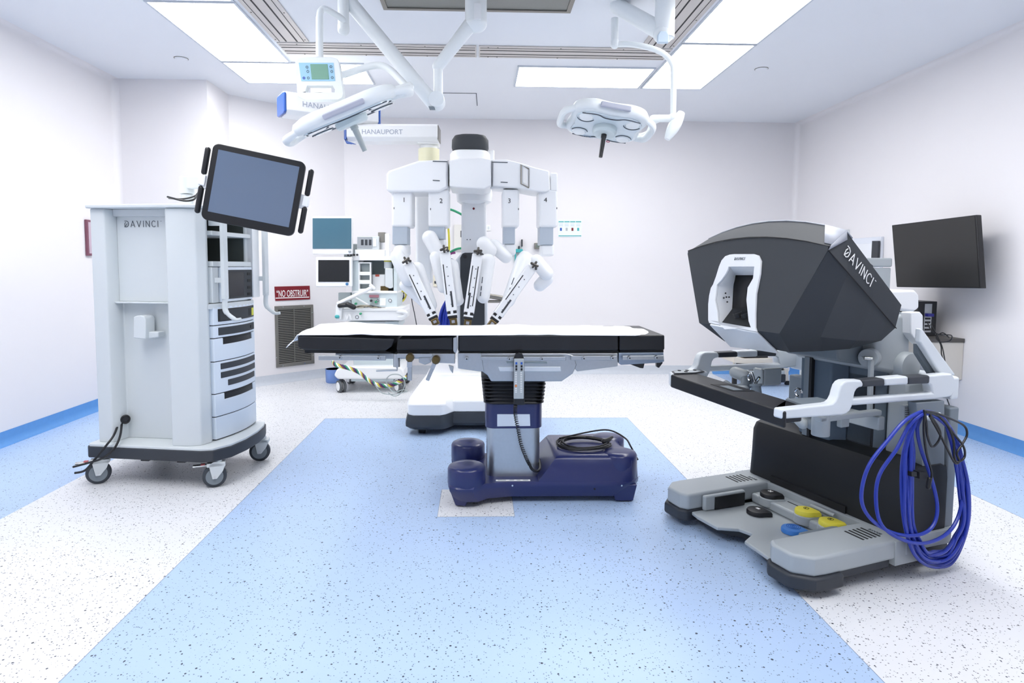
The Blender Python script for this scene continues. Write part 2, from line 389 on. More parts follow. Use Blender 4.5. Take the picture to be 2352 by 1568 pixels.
# ================================================================ VISION CART
K = CA
cart = thing('vision_cart', 'tall pale grey equipment tower on castors at the left, with a lettered side panel', 'equipment cart', K.w(.37, .30, 0))
def uf(v): return .722+.050*math.sin(PI*min(max((v-.13)/.56, 0), 1))     # bowed front line of the cart
def plan_base(): return [(0, .02), (.02, 0), (.735, 0), (.80, .02), (.855, .12), (.872, .26), (.865, .42), (.835, .56), (.80, .64), (.70, .66), (.03, .66), (0, .63)]
def slab(mb, pl, z0, z1, fr=K, e=0): mb.prism([fr.w(u, v, z0) for u, v in pl], (0, 0, z1-z0))
mb = MB(); slab(mb, plan_base(), .160, .228); mb.build('base_bumper', M_slate, cart, bevel=.006)
mb = MB(); slab(mb, [((u-.42)*.985+.42, (v-.33)*.985+.33) for u, v in plan_base()], .226, .242); mb.build('base_deck', M_cart, cart, bevel=.004)
# body shell, front opening above 1.06 left as a cabinet
mb = MB()
zt = 1.632
rear = [(.05, .05), (.14, .05), (.155, .085), (.155, .16), (.20, .165), (.52, .165), (.52, .06), (.535, .035), (.62, .035), (.70, .065), (.722, .13)]
slab(mb, rear+[(.722, .15), (.05, .15)][0:0]+[(.70, .18), (.05, .19)], .24, zt)
mb.build('side_shell', M_cart, cart, bevel=.008, seg=3)
mb = MB(); slab(mb, [(.05, .60), (.70, .60), (.722, .64), (.66, .67), (.06, .67)], .24, zt); mb.build('far_shell', M_cart, cart, bevel=.006)
mb = MB(); mb.box(.05, .09, .15, .62, .24, zt, K); mb.build('back_shell', M_cart, cart)
mb = MB(); mb.box(.155, .525, .09, .168, 1.075, 1.085, K); mb.box(.155, .525, .13, .168, 1.085, zt, K); mb.box(.155, .525, .10, .168, 1.59, zt, K); mb.build('upper_side_panel', M_cart, cart, bevel=.004)
mb = MB(); slab(mb, [(.10, .17), (.70, .17), (.70, .62), (.10, .62)], .24, 1.085); mb.build('core', M_cart, cart)
mb = MB(); mb.box(.09, .14, .17, .61, 1.085, zt, K); mb.box(.14, .69, .168, .186, 1.085, zt, K); mb.box(.14, .69, .598, .612, 1.085, zt, K); mb.build('cabinet_lining', mat('lining', '#4a5150', .6), cart)
mb = MB(); slab(mb, [(.04, .03), (.05, .02), (.62, .015), (.71, .045), (.745, .12), (.765, .39), (.74, .62), (.68, .68), (.05, .68), (.03, .66)], zt, zt+.022); mb.build('top_board', M_cart, cart, bevel=.008, seg=3)
# logo on the side panel
o = K.V(287, 521, .128); logo(o, K.u, EZ, .035, M_ink, cart, cart, gap=.42, wd=.09)
# cord hook on the side
mb = MB(); P = [K.V(*p, .06) for p in ((306, 728), (313, 725), (322, 724), (331, 727), (334, 733), (334, 779), (306, 776))]
mb.prism(P, K.v*.085); mb.prism([K.V(*p, .09) for p in ((334, 762), (364, 762), (364, 774), (334, 779))], K.v*.06); mb.build('cord_hook', M_cart, cart, bevel=.006, seg=3)
# grommet and power cords
c = K.w(.168, .125, K.V(277, 962, .12).z); g1 = (K.u+K.v*.9).normalized(); g2 = (K.u*.9-K.v).normalized(); ring = [c+g1*(.021*math.cos(a))+EZ*(.023*math.sin(a))+g2*.010 for a in [2*PI*k/20 for k in range(20)]]
mb = MB(); mb.tube(ring, .006, closed=True); mb.cyl(c+g2*.008, c-g2*.03, .021); mb.build('grommet', M_black, cart)
mb = MB()
for pth in (((274, 966, .14), (262, 998, .02), (243, 1024, -.035), (215, 1058, -.06), (195, 1080, -.07), (172, 1086, -.08)), ((280, 966, .14), (276, 1000, .02), (262, 1030, -.035), (235, 1052, -.055), (205, 1062, -.065), (168, 1072, -.08))):
    mb.tube(smooth([K.V(a, b, v) for a, b, v in pth]), .0065)
mb.build('power_cord', M_black, cart)
# front modules on the bowed face
def fp(v0, v1, z0, z1, off, th, name, m, parent=None, bevel=.003, n=10):
    vs = [v0+(v1-v0)*k/n for k in range(n+1)]
    out = [(uf(v)+off, v) for v in vs]+[(uf(v)+off-th, v) for v in reversed(vs)]
    mb = MB(); mb.prism([K.w(u, v, z0) for u, v in out], (0, 0, z1-z0)); return mb.build(name, m, cart, parent or cart, bevel=bevel)
zz = lambda py: K.zu(480, py, .73)
rows = [zz(p) for p in (705, 750, 780, 835, 911, 965, 1018)]
V0, V1 = .165, .625
fp(V0+.004, V1-.002, .243, rows[0]+.005, -.008, .06, 'front_core', M_slot)
a = fp(V0, V1, rows[1]+.003, rows[0]-.002, 0, .03, 'equipment_module', M_cartl)
fp(V0+.035, V1-.02, rows[1]+.022, rows[0]-.017, .004, .01, 'dark_fascia', M_black, a); fp(V0+.045, V1-.03, rows[1]+.028, rows[0]-.023, .006, .006, 'dark_fascia', M_char, a)
fp(V1-.125, V1-.08, rows[1]+.035, rows[0]-.032, .0075, .004, 'socket', M_slot, a); fp(V1-.078, V1-.038, rows[1]+.034, rows[0]-.032, .0078, .004, 'warning_sticker', mat('sticker', '#e4e24a', .5), a, bevel=0)
b = fp(V0, V1, rows[2]+.003, rows[1]-.002, 0, .03, 'equipment_module', M_cartl)
fp(V0+.035, V1-.02, rows[2]+.016, rows[1]-.014, .004, .01, 'dark_fascia', M_char, b); fp(V1-.10, V1-.085, rows[2]+.030, rows[1]-.028, .0075, .004, 'switch', M_slot, b)
def drawer(z0, z1, notch):
    mb = MB(); n = 10
    d = fp(V0, V1, z0+.003, z1-(.042 if notch else .002), 0, .03, 'drawer', M_cartl)
    if notch:
        fp(V0, V0+.07, z1-.046, z1-.002, 0, .03, 'drawer_lip', M_cartl, d, n=3); fp(V1-.06, V1, z1-.046, z1-.002, 0, .03, 'drawer_lip', M_cartl, d, n=3)
        q = fp(V0+.07, V1-.06, z1-.045, z1-.012, -.006, .02, 'finger_recess', M_chard, d)
    return d
drawer(rows[3], rows[2], True)
c_ = fp(V0, V1, rows[4]+.003, rows[3]-.002, 0, .03, 'equipment_module', M_cartl)
hgt = rows[3]-rows[4]
for k, (va, vb) in enumerate(((.045, .02), (.045, .02), (.10, .035))):
    zc = rows[3]-.014-k*.054; fp(V0+va, V1-vb, zc-.037, zc, .004, .01, 'dark_fascia', M_slate, c_)
drawer(rows[5], rows[4], True); drawer(.246, rows[5], False)
# upper shelves and touch screen module
zs = lambda py: K.zu(500, py, .70)
for p0, p1 in ((532, 542), (600, 612)):
    mb = MB(); mb.box(.15, .735, .172, .612, zs(p1), zs(p0), K); mb.build('shelf', M_cart, cart, bevel=.004)
mb = MB(); mb.box(.14, .70, .172, .612, 1.085, 1.27, K); mb.build('upper_core', M_cart, cart)
tz0, tz1 = K.zu(520, 693, .73), K.zu(520, 613, .73)
mb = MB(); mb.box(.66, .742, .24, .605, tz0, tz1, K); scr = mb.build('touch_screen_unit', M_cartl, cart, bevel=.006, seg=3)
mb = MB(); mb.box(.742, .747, .255, .597, tz0+.018, tz1-.018, K); mb.build('bezel', M_char, cart, scr, bevel=.002)
mb = MB(); mb.box(.747, .7485, .265, .49, tz0+.032, tz1-.032, K); mb.build('screen', M_screend, cart, scr)
for k in range(5):
    mb = MB(); zc = tz1-.045-k*.044; mb.box(.747, .750, .535, .572, zc-.009, zc+.009, K); mb.build('button', M_slot, cart, scr, bevel=.001)
mb = MB(); mb.box(.66, .73, .17, .235, tz0+.0, tz1+.0, K); mb.build('side_cover', M_cart, cart, bevel=.004)
fp(V0-.03, V1, tz0-.035, tz0-.004, .0, .05, 'ledge', M_cart)
# bottle hanger rails with open hooks, near and far side
def hang(v, name='hanger_rail'):
    mb = MB(); z1 = 1.60; z0 = 1.10
    mb.box(.775, .80, v-.024, v+.024, z0, z1, K)
    h = mb.build(name, M_cart, cart, bevel=.006, seg=3)
    mb = MB(); pts = [K.w(.79, v, z0+.02), K.w(.785, v, z0-.05), K.w(.80, v-.02*0, z0-.085), K.w(.85, v, z0-.12), K.w(.885, v, z0-.118)]
    mb.tube(smooth(pts), [.016]*12+[.013]*6+[.010]*7, n=10); mb.build('hook', M_cart, cart, h)
    mb = MB(); mb.box(.70, .79, v-.012, v+.012, z1-.06, z1-.02, K); mb.build('bracket', M_cart, cart, h); mb = MB(); mb.box(.70, .79, v-.012, v+.012, z0+.10, z0+.13, K); mb.build('bracket', M_cart, cart, h)
hang(.205); hang(.70)
mb = MB(); mb.box(.705, .745, .615, .70, 1.09, 1.60, K); mb.build('far_post', M_white, cart, bevel=.004)
# castors
def castor(u, v, ang, brake=True):
    r = .066; C0 = K.w(u, v, r); d = Vector((math.cos(ang), math.sin(ang), 0)); n = Vector((-d.y, d.x, 0)); ax = C0-d*.035
    mb = MB(); mb.tube([C0+n*x for x in (-.021, -.017, -.012, .012, .017, .021)], [.052, .062, r, r, .062, .052], n=36); t_ = mb.build('castor', M_rubber, cart)
    mb = MB(); mb.cyl(C0-n*.023, C0+n*.023, .048); mb.build('hub', M_cgr2, cart, t_)
    mb = MB(); mb.cyl(C0-n*.034, C0+n*.034, .006); mb.build('axle', M_chrome, cart, t_)
    mb = MB()
    for s_ in (-1, 1): mb.prism([C0+n*.027*s_+p for p in (d*-.012-EZ*.012, d*.012-EZ*.012, d*.045+EZ*.03, d*.06+EZ*.07, d*-.0+EZ*.092, d*-.03+EZ*.075)], n*.005*s_)
    mb.box(-.04, .06, -.032, .032, .060, .082); 
    Mx = Matrix((d, n, EZ)).transposed().to_4x4(); Mx.translation = C0
    k = len(mb.v)-8; mb.v[k:] = [Mx @ p for p in mb.v[k:]]
    mb.cyl(C0+d*.02+EZ*.07, C0+d*.02+EZ*.10, .022); mb.build('fork', M_cart, cart, t_, bevel=.003)
    if brake:
        mb = MB(); mb.box(-.115, -.03, -.018, .018, .066, .074); mb.v = [Mx @ p for p in mb.v]; mb.build('brake_pedal', M_chrome, cart, t_, bevel=.002)
        mb = MB(); mb.box(-.072, -.05, -.014, .014, .074, .078); mb.v = [Mx @ p for p in mb.v]; mb.build('brake_mark', mat('brake_red', '#c05a60', .4), cart, t_)
castor(.065, .02, math.radians(25)); castor(.80-.02, .06, math.radians(22)); castor(.80, .55, math.radians(10), False); castor(.06, .60, math.radians(20))
for u_ in (.34, .57): mb = MB(); mb.box(u_, u_+.05, .02, .05, .148, .162, K); mb.build('underside_foot', M_black, cart)

# monitor on the cart
mon = thing('touch_monitor', 'large tilted monitor with black frame and side grips mounted above the equipment tower', 'monitor', K.w(.56, .30, zt+.02))
mO = Y(583, 437, 3.47)
p0, p1, p3 = Y(503, 336, 3.43), Y(697, 378, 3.49), Y(470, 512, 3.42)
ex = (p1-p0).normalized(); ey = (p0-p3); ey = (ey-ex*ey.dot(ex)).normalized(); nz = ex.cross(ey)   # nz towards the viewer
Mm = Matrix((ex, ey, nz)).transposed().to_4x4(); Mm.translation = mO
def rrect(w, h, r, z, n=6):
    P = []
    for cx, cy, a0 in ((w-r, h-r, 0), (-w+r, h-r, PI/2), (-w+r, -h+r, PI), (w-r, -h+r, 1.5*PI)):
        for k in range(n+1): a = a0+PI/2*k/n; P.append(Vector((cx+r*math.cos(a), cy+r*math.sin(a), z)))
    return P
mw, mh = .249, .212
mb = MB(); mb.prism(rrect(mw, mh, .035, -.03), (0, 0, .03)); mb.xf(Mm); mb.build('bezel', M_black, mon, bevel=.005)
mb = MB(); mb.prism(rrect(mw-.032, mh-.040, .002, .0), (0, 0, .0015)); mb.v = [p+Vector((.0, .008, 0)) for p in mb.v]; mb.xf(Mm); mb.build('screen', M_screen, mon)
mb = MB(); mb.prism(rrect(mw-.03, mh-.03, .03, -.06), (0, 0, .035)); mb.xf(Mm); mb.build('rear_housing', M_white, mon, bevel=.008)
for s_ in (-1, 1):
    mb = MB(); x = s_*(mw+.030); mb.box(min(x-.018, x+.018), max(x-.018, x+.018), -.030, .030, -.052, -.012)
    mb.box(min(s_*(mw-.02), x), max(s_*(mw-.02), x), -.045, .035, -.05, -.022)
    mb.xf(Mm); g = mb.build('grip_bracket', M_white, mon, bevel=.006)
    for a, b in ((.035, .17), (-.17, -.035)):
        mb = MB(); mb.cap((x, a+.01 if a > 0 else a, -.030), (x, b if a > 0 else b-.01, -.030), .0155); mb.xf(Mm); mb.build('grip', M_black, mon, g)
# support arm
mb = MB(); b0 = K.w(.50, .30, zt+.021); mb.cyl(b0, b0+EZ*.085, .034); mb.cyl(b0+EZ*.088, b0+EZ*.19, .042); mb.build('post', M_cart, mon, bevel=.004)
mb = MB(); q0 = b0+EZ*.165; q1 = Mm @ Vector((-.10, .03, -.06)); d = (q1-q0); side = Vector((-d.y, d.x, 0)).normalized()*.022
mb.loft([[q0+side+EZ*.03, q0-side+EZ*.03, q0-side-EZ*.045, q0+side-EZ*.045], [q1+side+EZ*.02, q1-side+EZ*.02, q1-side-EZ*.035, q1+side-EZ*.035]]); mb.build('arm', M_cart, mon, bevel=.005)
mb = MB(); mb.cyl(q1-nz*.01, q1+nz*.03, .03); mb.build('swivel', M_cart, mon)
mb = MB(); mb.tube(smooth([K.V(385, 452, .10), K.V(400, 456, .08), K.V(425, 461, .09), K.V(445, 458, .12), K.V(452, 447, .2), K.V(458, 440, .25)]), .006); mb.tube(smooth([K.V(388, 455, .12), K.V(415, 457, .10), K.V(440, 453, .14), K.V(456, 445, .22)]), .005); mb.build('cable', M_black, mon)

# ================================================================ SURGEON CONSOLE
K = CO
con = thing('surgeon_console', 'large charcoal and pale grey surgeon console with viewing hood and foot pedals at right', 'surgeon console', K.w(0, .45, 0))
def PR(mb, pts, z0, z1, fr=K): return mb.prism([fr.w(u, v, z0) for u, v in pts], (0, 0, z1-z0))
# base: two arms, rear block, pedal tray
arm = [(.265, .02), (.30, -.005), (.40, -.005), (.455, .06), (.462, .12), (.462, .55), (.27, .55)]
arm_low = [(.262, .01), (.295, -.02), (.405, -.02), (.470, .055), (.478, .12), (.478, .20), (.262, .20)]
for s_ in (1, -1):
    mb = MB(); PR(mb, [(u*s_, v) for u, v in arm], .085, .168); a_ = mb.build('base_arm', M_cgr, con, bevel=.014, seg=3)
    mb = MB(); PR(mb, [(u*s_, v) for u, v in arm_low], .030, .088); mb.build('bumper', M_slate, con, a_, bevel=.012, seg=3)
    mb = MB()
    for k in range(5):
        cv = .38+.024*k; mb.box(min(.32*s_, .41*s_), max(.32*s_, .41*s_), cv, cv+.009, .1675, .1695, K)
    mb.build('vent_slots', M_slot, con, a_)
    mb = MB(); c = K.w(.375*s_, .09, .03); mb.cyl(K.w(.355*s_, .09, .026), K.w(.385*s_, .09, .026), .026); mb.build('castor', M_black, con, a_)
mb = MB(); PR(mb, [(.30, .2), (.445, .2), (.445, .50), (.30, .50)], .045, .09); PR(mb, [(-.445, .2), (-.30, .2), (-.30, .50), (-.445, .50)], .045, .09); PR(mb, [(-.44, .5), (.44, .5), (.45, .86), (-.45, .86)], .05, .10); mb.build('underframe', M_slate, con, bevel=.008)
mb = MB(); mb.box(.465, .47, .56, .60, .10, .165, K); PR(mb, [(.40, .50), (.468, .50), (.468, .66), (.40, .66)], .06, .1655); PR(mb, [(-.468, .50), (-.40, .50), (-.40, .66), (-.468, .66)], .06, .1655)
PR(mb, [(-.45, .54), (.45, .54), (.46, .86), (.42, .90), (-.42, .90), (-.46, .86)], .10, .1645); mb.build('base_rear', M_cgr, con, bevel=.010, seg=3)
for u_, v_ in ((.38, .80), (-.38, .80)):
    mb = MB(); mb.cyl(K.w(u_-.02, v_, .035), K.w(u_+.02, v_, .035), .035); mb.build('castor', M_black, con)
text('BRAKE', K.w(.40, .51, .1687), -K.u, -K.v, .020, M_ink, con, con); text('BRAKE', K.w(-.31, .51, .1687), -K.u, -K.v, .020, M_ink, con, con)
tray = [(-.262, .04), (-.205, .03), (-.07, .035), (-.02, .12), (.045, .14), (.09, .05), (.262, .03), (.262, .56), (-.262, .56)]
mb = MB(); PR(mb, tray, .062, .080); tr = mb.build('pedal_tray', M_cgr, con, bevel=.006, seg=3)
mb = MB(); PR(mb, [(-.24, .06), (-.10, .06), (.0, .15), (.06, .15), (.24, .06), (.24, .5), (-.24, .5)], .035, .062); mb.build('tray_underside', M_black, con, tr)
mb = MB(); PR(mb, [(-.262, .42), (.262, .42), (.262, .57), (-.262, .57)], .08, .128); mb.build('raised_step', M_cgr, con, tr, bevel=.012, seg=3)
mb = MB(); mb.box(-.10, .22, .50, .506, .127, .1295, K); mb.build('groove', M_slot, con, tr)
mb = MB(); mb.box(-.262, -.235, .10, .36, .08, .158, K); s1 = mb.build('side_cheek', M_cgr, con, bevel=.010, seg=3)
mb = MB(); mb.box(-.236, -.231, .16, .35, .084, .148, K); mb.build('side_sensor', M_black, con, s1)
def pedal(u, v, z, m, sc=1, mark=None, housing=False):
    P = []
    for k in range(25):
        a = PI/2+PI*k/24*1.0; P.append((math.cos(a+0)*.0, 0))
    P = []; r = .050*sc
    for k in range(15): a = PI*.62+PI*1.14*k/14-.0; P.append((r*math.cos(a+PI/2-PI*.19), r*math.sin(a+PI/2-PI*.19)))
    # teardrop: round towards the operator, point towards +u/+v
    pl = [(x*1.0, y) for x, y in [(r*math.cos(t), r*math.sin(t)) for t in [math.radians(90+d) for d in range(0, 271, 15)]]]+[(r*1.25, r*.75), (r*.9, r*.98)]
    base = [K.w(u+x, v+y, z) for x, y in pl]
    if housing:
        mb = MB(); mb.prism([K.w(u+x*1.1, v+y*1.1, z-.045) for x, y in pl], (0, 0, .045)); mb.build('pedal_housing', M_cgr, con, bevel=.006)
    rings = [base, [p+EZ*.014 for p in base], [K.w(u+x*.93, v+y*.93, z+.020) for x, y in pl], [K.w(u+x*.6, v+y*.6, z+.023) for x, y in pl]]
    mb = MB(); mb.loft(rings); pd = mb.build('pedal', m, con, ang=45)
    if mark:
        c = K.w(u-.004, v+.008, z+.0235)
        if mark in 'LR':
            mb = MB(); mb.tube([c+K.u*(.012*math.cos(a))+K.v*(.012*math.sin(a)) for a in [2*PI*k/20 for k in range(20)]], .0012, n=5, closed=True); mb.build('ring', M_slot, con, pd)
            text(mark, c+K.u*(-.006)-K.v*.006, K.u, K.v, .018, M_slot, con, pd)
        elif mark == '+':
            mb = MB()
            for ax, bx in ((K.u+K.v, K.u-K.v), (K.u-K.v, K.u+K.v)): mb.prism([c+ax*.009+bx*.002, c+ax*.009-bx*.002, c-ax*.009-bx*.002, c-ax*.009+bx*.002], (0, 0, .001))
            mb.build('cross_mark', M_inkw, con, pd)
        elif mark == 'cam':
            mb = MB(); mb.box(u-.012, u+.008, v+.0, v+.014, z+.0232, z+.0242, K); mb.build('camera_mark', M_inkw, con, pd)
        elif mark == 'rings':
            mb = MB()
            for q in (.006, .014, .022, .030): mb.tube([c+K.u*(q*math.cos(a))+K.v*(q*math.sin(a)) for a in [2*PI*k/24 for k in range(24)]], .0009, n=5, closed=True)
            mb.build('ring', M_pblue2, con, pd)
    return pd
pedal(-.125, .33, .082, M_black, 1.0, 'cam'); pedal(.10, .325, .082, M_pblue, 1.0, 'rings')
pedal(-.17, .455, .137, M_black, .95, '+', True); pedal(.06, .445, .137, M_yellow, .95, 'L', True); pedal(.195, .445, .137, M_yellow, .95, 'R', True)
mb = MB(); mb.cyl(K.w(.03, .515, .155), K.w(.16, .515, .155), .009); mb.build('heel_bar', M_cgr, con)
mb = MB(); PR(mb, [(.225, .22), (.262, .20), (.262, .44), (.225, .44)], .08, .150); mb.build('side_cheek', M_cgr2, con, bevel=.008)
# black tower behind the pedals
sec = [(.565, .165), (.575, .30), (.58, .42), (.60, .455), (.64, .468), (.80, .468), (.84, .45), (.85, .40), (.85, .165)]
mb = MB(); rings = []
for u in (-.435, -.425, -.40, .36, .41, .435, .445):
    k = {-.435: .93, -.425: .975, -.40: 1, .36: 1, .41: .985, .435: .95, .445: .9}[u]
    rings.append([K.w(u, .71+(v-.71)*k, .165+(z-.165)*(1-(1-k)*.35)) for v, z in sec])
mb.loft(rings); mb.build('tower_cover', M_chard, con, ang=40)
mb = MB(); mb.box(-.27, .18, .556, .568, .165, .20, K); mb.build('tower_notch', M_slot, con)
# central column and lift
mb = MB(); PR(mb, [(-.20, .70), (.19, .70), (.22, .74), (.22, .84), (-.22, .84)], .46, 1.06); mb.build('lift_column', mat('lift_slate', '#66727d', .45), con, bevel=.012, seg=3)
mb = MB(); PR(mb, [(-.16, .62), (.02, .62), (.06, .70), (-.18, .70)], .46, .98); mb.build('lift_cover', mat('slate_blue', '#5e6d7c', .45), con, bevel=.010)
mb = MB(); PR(mb, [(-.44, .84), (.44, .84), (.44, .90), (-.44, .90)], .16, .70); mb.build('rear_panel', M_cgr2, con, bevel=.008)
mb = MB(); PR(mb, [(.235, .72), (.33, .72), (.33, .82), (.235, .82)], .455, .80); mb.build('support_leg', M_cgr, con, bevel=.015, seg=3)
mb = MB(); PR(mb, [(.02, .70), (.19, .70), (.19, .72), (.02, .72)], .47, .80); mb.build('shadow_gap', M_slot, con)
# pivoting yoke carrying the hood
mb = MB(); mb.prism([K.U(*p, .20) for p in ((1920, 790), (1985, 765), (2050, 800), (2050, 830), (2000, 842), (1925, 830))], K.u*-.30); mb.build('hood_mount', M_cgr2, con, bevel=.012)
mb = MB(); c = K.w(.24, .785, .862); mb.lathe(c, [(.055, -.06), (.058, -.055), (.058, .0), (.064, .005), (.066, .012), (.066, .045), (.060, .056), (.001, .058)], K.u, 36); mb.build('pivot_knob', M_cgr, con)
mb = MB(); c2 = K.U(1995, 822, .25); mb.lathe(c2, [(.038, -.03), (.044, -.025), (.044, .0), (.040, .008), (.001, .010)], K.u*.35-K.v, 32); mb.cyl(c2, c2-K.v*.05, .010); mb.build('pivot_knob', M_cgr, con)
mb = MB(); a_, b_ = K.U(2001, 826, .27), K.U(1997, 960, .27); mb.box(-.011, .011, -.008, .008, 0, 1)
mb.v = [b_+K.v*p.x+K.u*p.y+(a_-b_)*p.z for p in mb.v]; mb.build('link_rod', M_cgr, con, bevel=.003)
mb = MB(); mb.cyl(K.U(1985, 822, .26), K.U(2003, 824, .28), .009); mb.build('rod_pin', M_chrome, con)
# rear white head posts and diagonal strut
mb = MB(); mb.prism([K.U(*p, .18) for p in ((2020, 668), (2102, 666), (2112, 676), (2112, 708), (2100, 716), (2070, 712), (2040, 700))], K.u*-.36); mb.build('rear_top_cover', M_white, con, bevel=.012, seg=3)
mb = MB(); mb.prism([K.U(*p, .26) for p in ((2040, 722), (2092, 722), (2092, 830), (2060, 860), (2010, 850), (2010, 790))], K.u*-.45); mb.build('rear_neck', M_cgr, con, bevel=.02, seg=3)
mb = MB(); mb.cyl(K.w(.17, .80, 1.06), K.w(.17, .80, 1.10), .07); mb.build('neck_collar', M_cgr2, con)
mb = MB(); mb.prism([K.U(*p, .30) for p in ((2093, 717), (2114, 716), (2121, 724), (2121, 795), (2101, 778), (2093, 765))], K.u*-.05); mb.build('neck_side_cover', M_white, con, bevel=.006)
for s_ in (1,):
    mb = MB(); mb.prism([K.U(*p, .40) for p in ((2116, 753), (2122, 758), (2197, 862), (2163, 862), (2114, 786))], K.u*-.028); mb.build('rear_strut', M_cwh, con, bevel=.008)
    mb = MB(); mb.prism([K.U(*p, .365) for p in ((2108, 790), (2113, 790), (2164, 860), (2140, 862), (2108, 812))], K.u*-.02); mb.build('strut_web', M_cgr2, con)
# side frames: near and far
def side(u, th, name, far=False):
    body = [(1797, 940), (1905, 928), (1913, 926), (1920, 920), (1925, 910), (1928, 898), (1932, 886), (1938, 878), (1946, 874), (1955, 873), (1979, 873), (1984, 879), (1983, 889), (1975, 890), (1969, 894), (1965, 901), (1963, 910), (1961, 922), (1958, 934), (1953, 944), (1945, 951), (1936, 954), (1795, 963)]
    rail = [(1955, 916), (2143, 902), (2140, 886), (2134, 882), (2135, 862), (2165, 859), (2188, 858), (2194, 868), (2193, 900), (2186, 911), (2150, 917), (1955, 932)]
    if far: body = [(1890, 942), (1905, 934)]+body[2:-1]+[(1890, 956)]
    P = lambda q: [K.w(u, K.loc(K.U(a, b, .44))[1], K.loc(K.U(a, b, .44))[2]) for a, b in q]
    d = K.u*-th
    mb = MB(); mb.prism(P(body), d); mb.prism(P(rail), d); f = mb.build(name, M_cwh, con, bevel=.010, seg=3)
    for q, m_ in ((((1982, 873), (2033, 869), (2034, 886), (1983, 889)), M_slate), (((2033, 868), (2087, 864), (2087, 883), (2034, 886)), M_cwh), (((2087, 865), (2137, 862), (2136, 881), (2087, 883)), M_slate)):
        mb = MB(); mb.prism(P(q), d*1.15); mb.build('hand_grip', m_, con, f, bevel=.008)
    return f
side(.44, .045, 'side_frame'); side(-.395, .045, 'side_frame', True)
mb = MB(); PR(mb, [(-.44, .84), (.44, .84), (.44, .89), (.40, .915), (-.40, .915), (-.44, .89)], .735, .835); mb.build('rear_cross_frame', M_cwh, con, bevel=.012, seg=3)
# front arm rest
ar = [(-.36, -.035), (.446, -.120), (.446, -.104), (.394, -.100), (.394, .03), (.30, .05), (-.34, .115)]
mb = MB(); PR(mb, ar, .700, .765); rest = mb.build('arm_rest', M_pad, con, bevel=.016, seg=4)
mb = MB(); PR(mb, [(-.44, .06), (-.42, .0), (-.36, -.035), (-.34, .115), (-.36, .20), (-.44, .22)], .700, .768); lc = mb.build('armrest_end', M_cwh, con, bevel=.010, seg=3)
mb = MB(); PR(mb, [(-.425, .065), (-.41, .01), (-.35, -.02), (-.33, .11), (-.35, .17), (-.415, .18)], .768, .771); kp = mb.build('control_pod', M_black, con, lc)
mb = MB(); PR(mb, [(-.415, .065), (-.40, .015), (-.355, -.01), (-.335, .10), (-.355, .155), (-.405, .165)], .771, .7725); mb.build('keypad', M_cgr, con, lc)
for k, (u_, v_) in enumerate(((-.40, .05), (-.39, .09), (-.385, .135), (-.36, .06))):
    mb = MB(); mb.box(u_-.007, u_+.007, v_-.006, v_+.006, .7725, .776, K); mb.build('button', M_slot, con, lc)
mb = MB(); PR(mb, [(.30, .04), (.40, .02), (.395, .19), (.32, .19)], .765, .772); mb.build('armrest_trim', M_cgr2, con)
mb = MB(); PR(mb, [(-.08, -.02), (.08, -.035), (.11, .06), (-.05, .075)], .765, .7665); mb.build('touchpad', M_slot, con, rest); mb = MB(); PR(mb, [(-.03, -.01), (.07, -.02), (.08, .02), (-.02, .03)], .7665, .768); mb.build('touchpad_screen', M_cgr2, con, rest)
# frame under the arm rest
mb = MB(); PR(mb, [(.30, .20), (.335, .20), (.335, .56), (.30, .56)], .665, .69); PR(mb, [(.16, .30), (.335, .20), (.335, .24), (.18, .34)], .665, .688); PR(mb, [(.0, .54), (.335, .54), (.335, .58), (.0, .58)], .60, .66)
mb.box(.275, .30, .36, .41, .62, .73, K); mb.build('armrest_bracket', M_cgr, con, bevel=.006)
mb = MB(); mb.cyl(K.w(.30, .24, .695), K.w(.30, .24, .60), .036); mb.build('bracket_foot', M_cgr, con, bevel=.004)
# finger controllers, left and right
def master(u, v, s_=1, dz=0):
    q = lambda a, b, z: K.w(u+a*s_, v+b, z+dz)
    mb = MB(); mb.cap(q(-.09, .06, .775), q(-.03, .07, .765), .030); h = mb.build('wrist_drum', M_cgr, con)
    mb = MB(); mb.tube(smooth([q(-.03, .07, .765), q(.0, .04, .72), q(-.05, .01, .70), q(-.10, .0, .715)]), [.026]*19, n=12); mb.build('gimbal_link', M_cgr2, con, h)
    mb = MB(); mb.cap(q(-.03, -.02, .70), q(.03, .01, .71), .024); mb.build('gimbal_motor', M_cgr, con, h)
    mb = MB(); mb.cyl(q(.09, .03, .68), q(.08, .03, .74), .026, .022); mb.cyl(q(.08, .03, .74), q(.078, .03, .75), .028); mb.build('handle_base', M_cgr2, con, h)
    mb = MB(); c = q(.045, .03, .775-dz*.6); mb.tube([c+K.u*(.017*math.cos(a))+EZ*(.017*math.sin(a)) for a in [2*PI*k/18 for k in range(14)]], .0055, n=8); mb.tube(smooth([q(.05, .03, .80), q(.06, .03, .785), q(.075, .03, .755)]), .006); mb.tube([q(.10, .03, .785), q(.085, .03, .765), q(.078, .03, .75)], .007); mb.build('finger_loop', M_chrome, con, h)
master(-.16, .22); master(.17, .27, -1, -.075)
mb = MB(); PR(mb, [(-.28, .42), (-.22, .42), (-.22, .44), (-.28, .44)], .70, .79); PR(mb, [(-.24, .44), (-.22, .44), (-.22, .56), (-.24, .56)], .70, .79); mb.build('controller_arm', M_cgr, con, bevel=.012)
mb = MB(); PR(mb, [(-.12, .60), (-.09, .60), (-.09, .64), (-.12, .64)], .46, .86); mb.build('far_post', M_cgr2, con); mb = MB(); PR(mb, [(-.09, .60), (-.075, .60), (-.075, .64), (-.09, .64)], .46, .86); mb.build('far_post', M_slot, con)

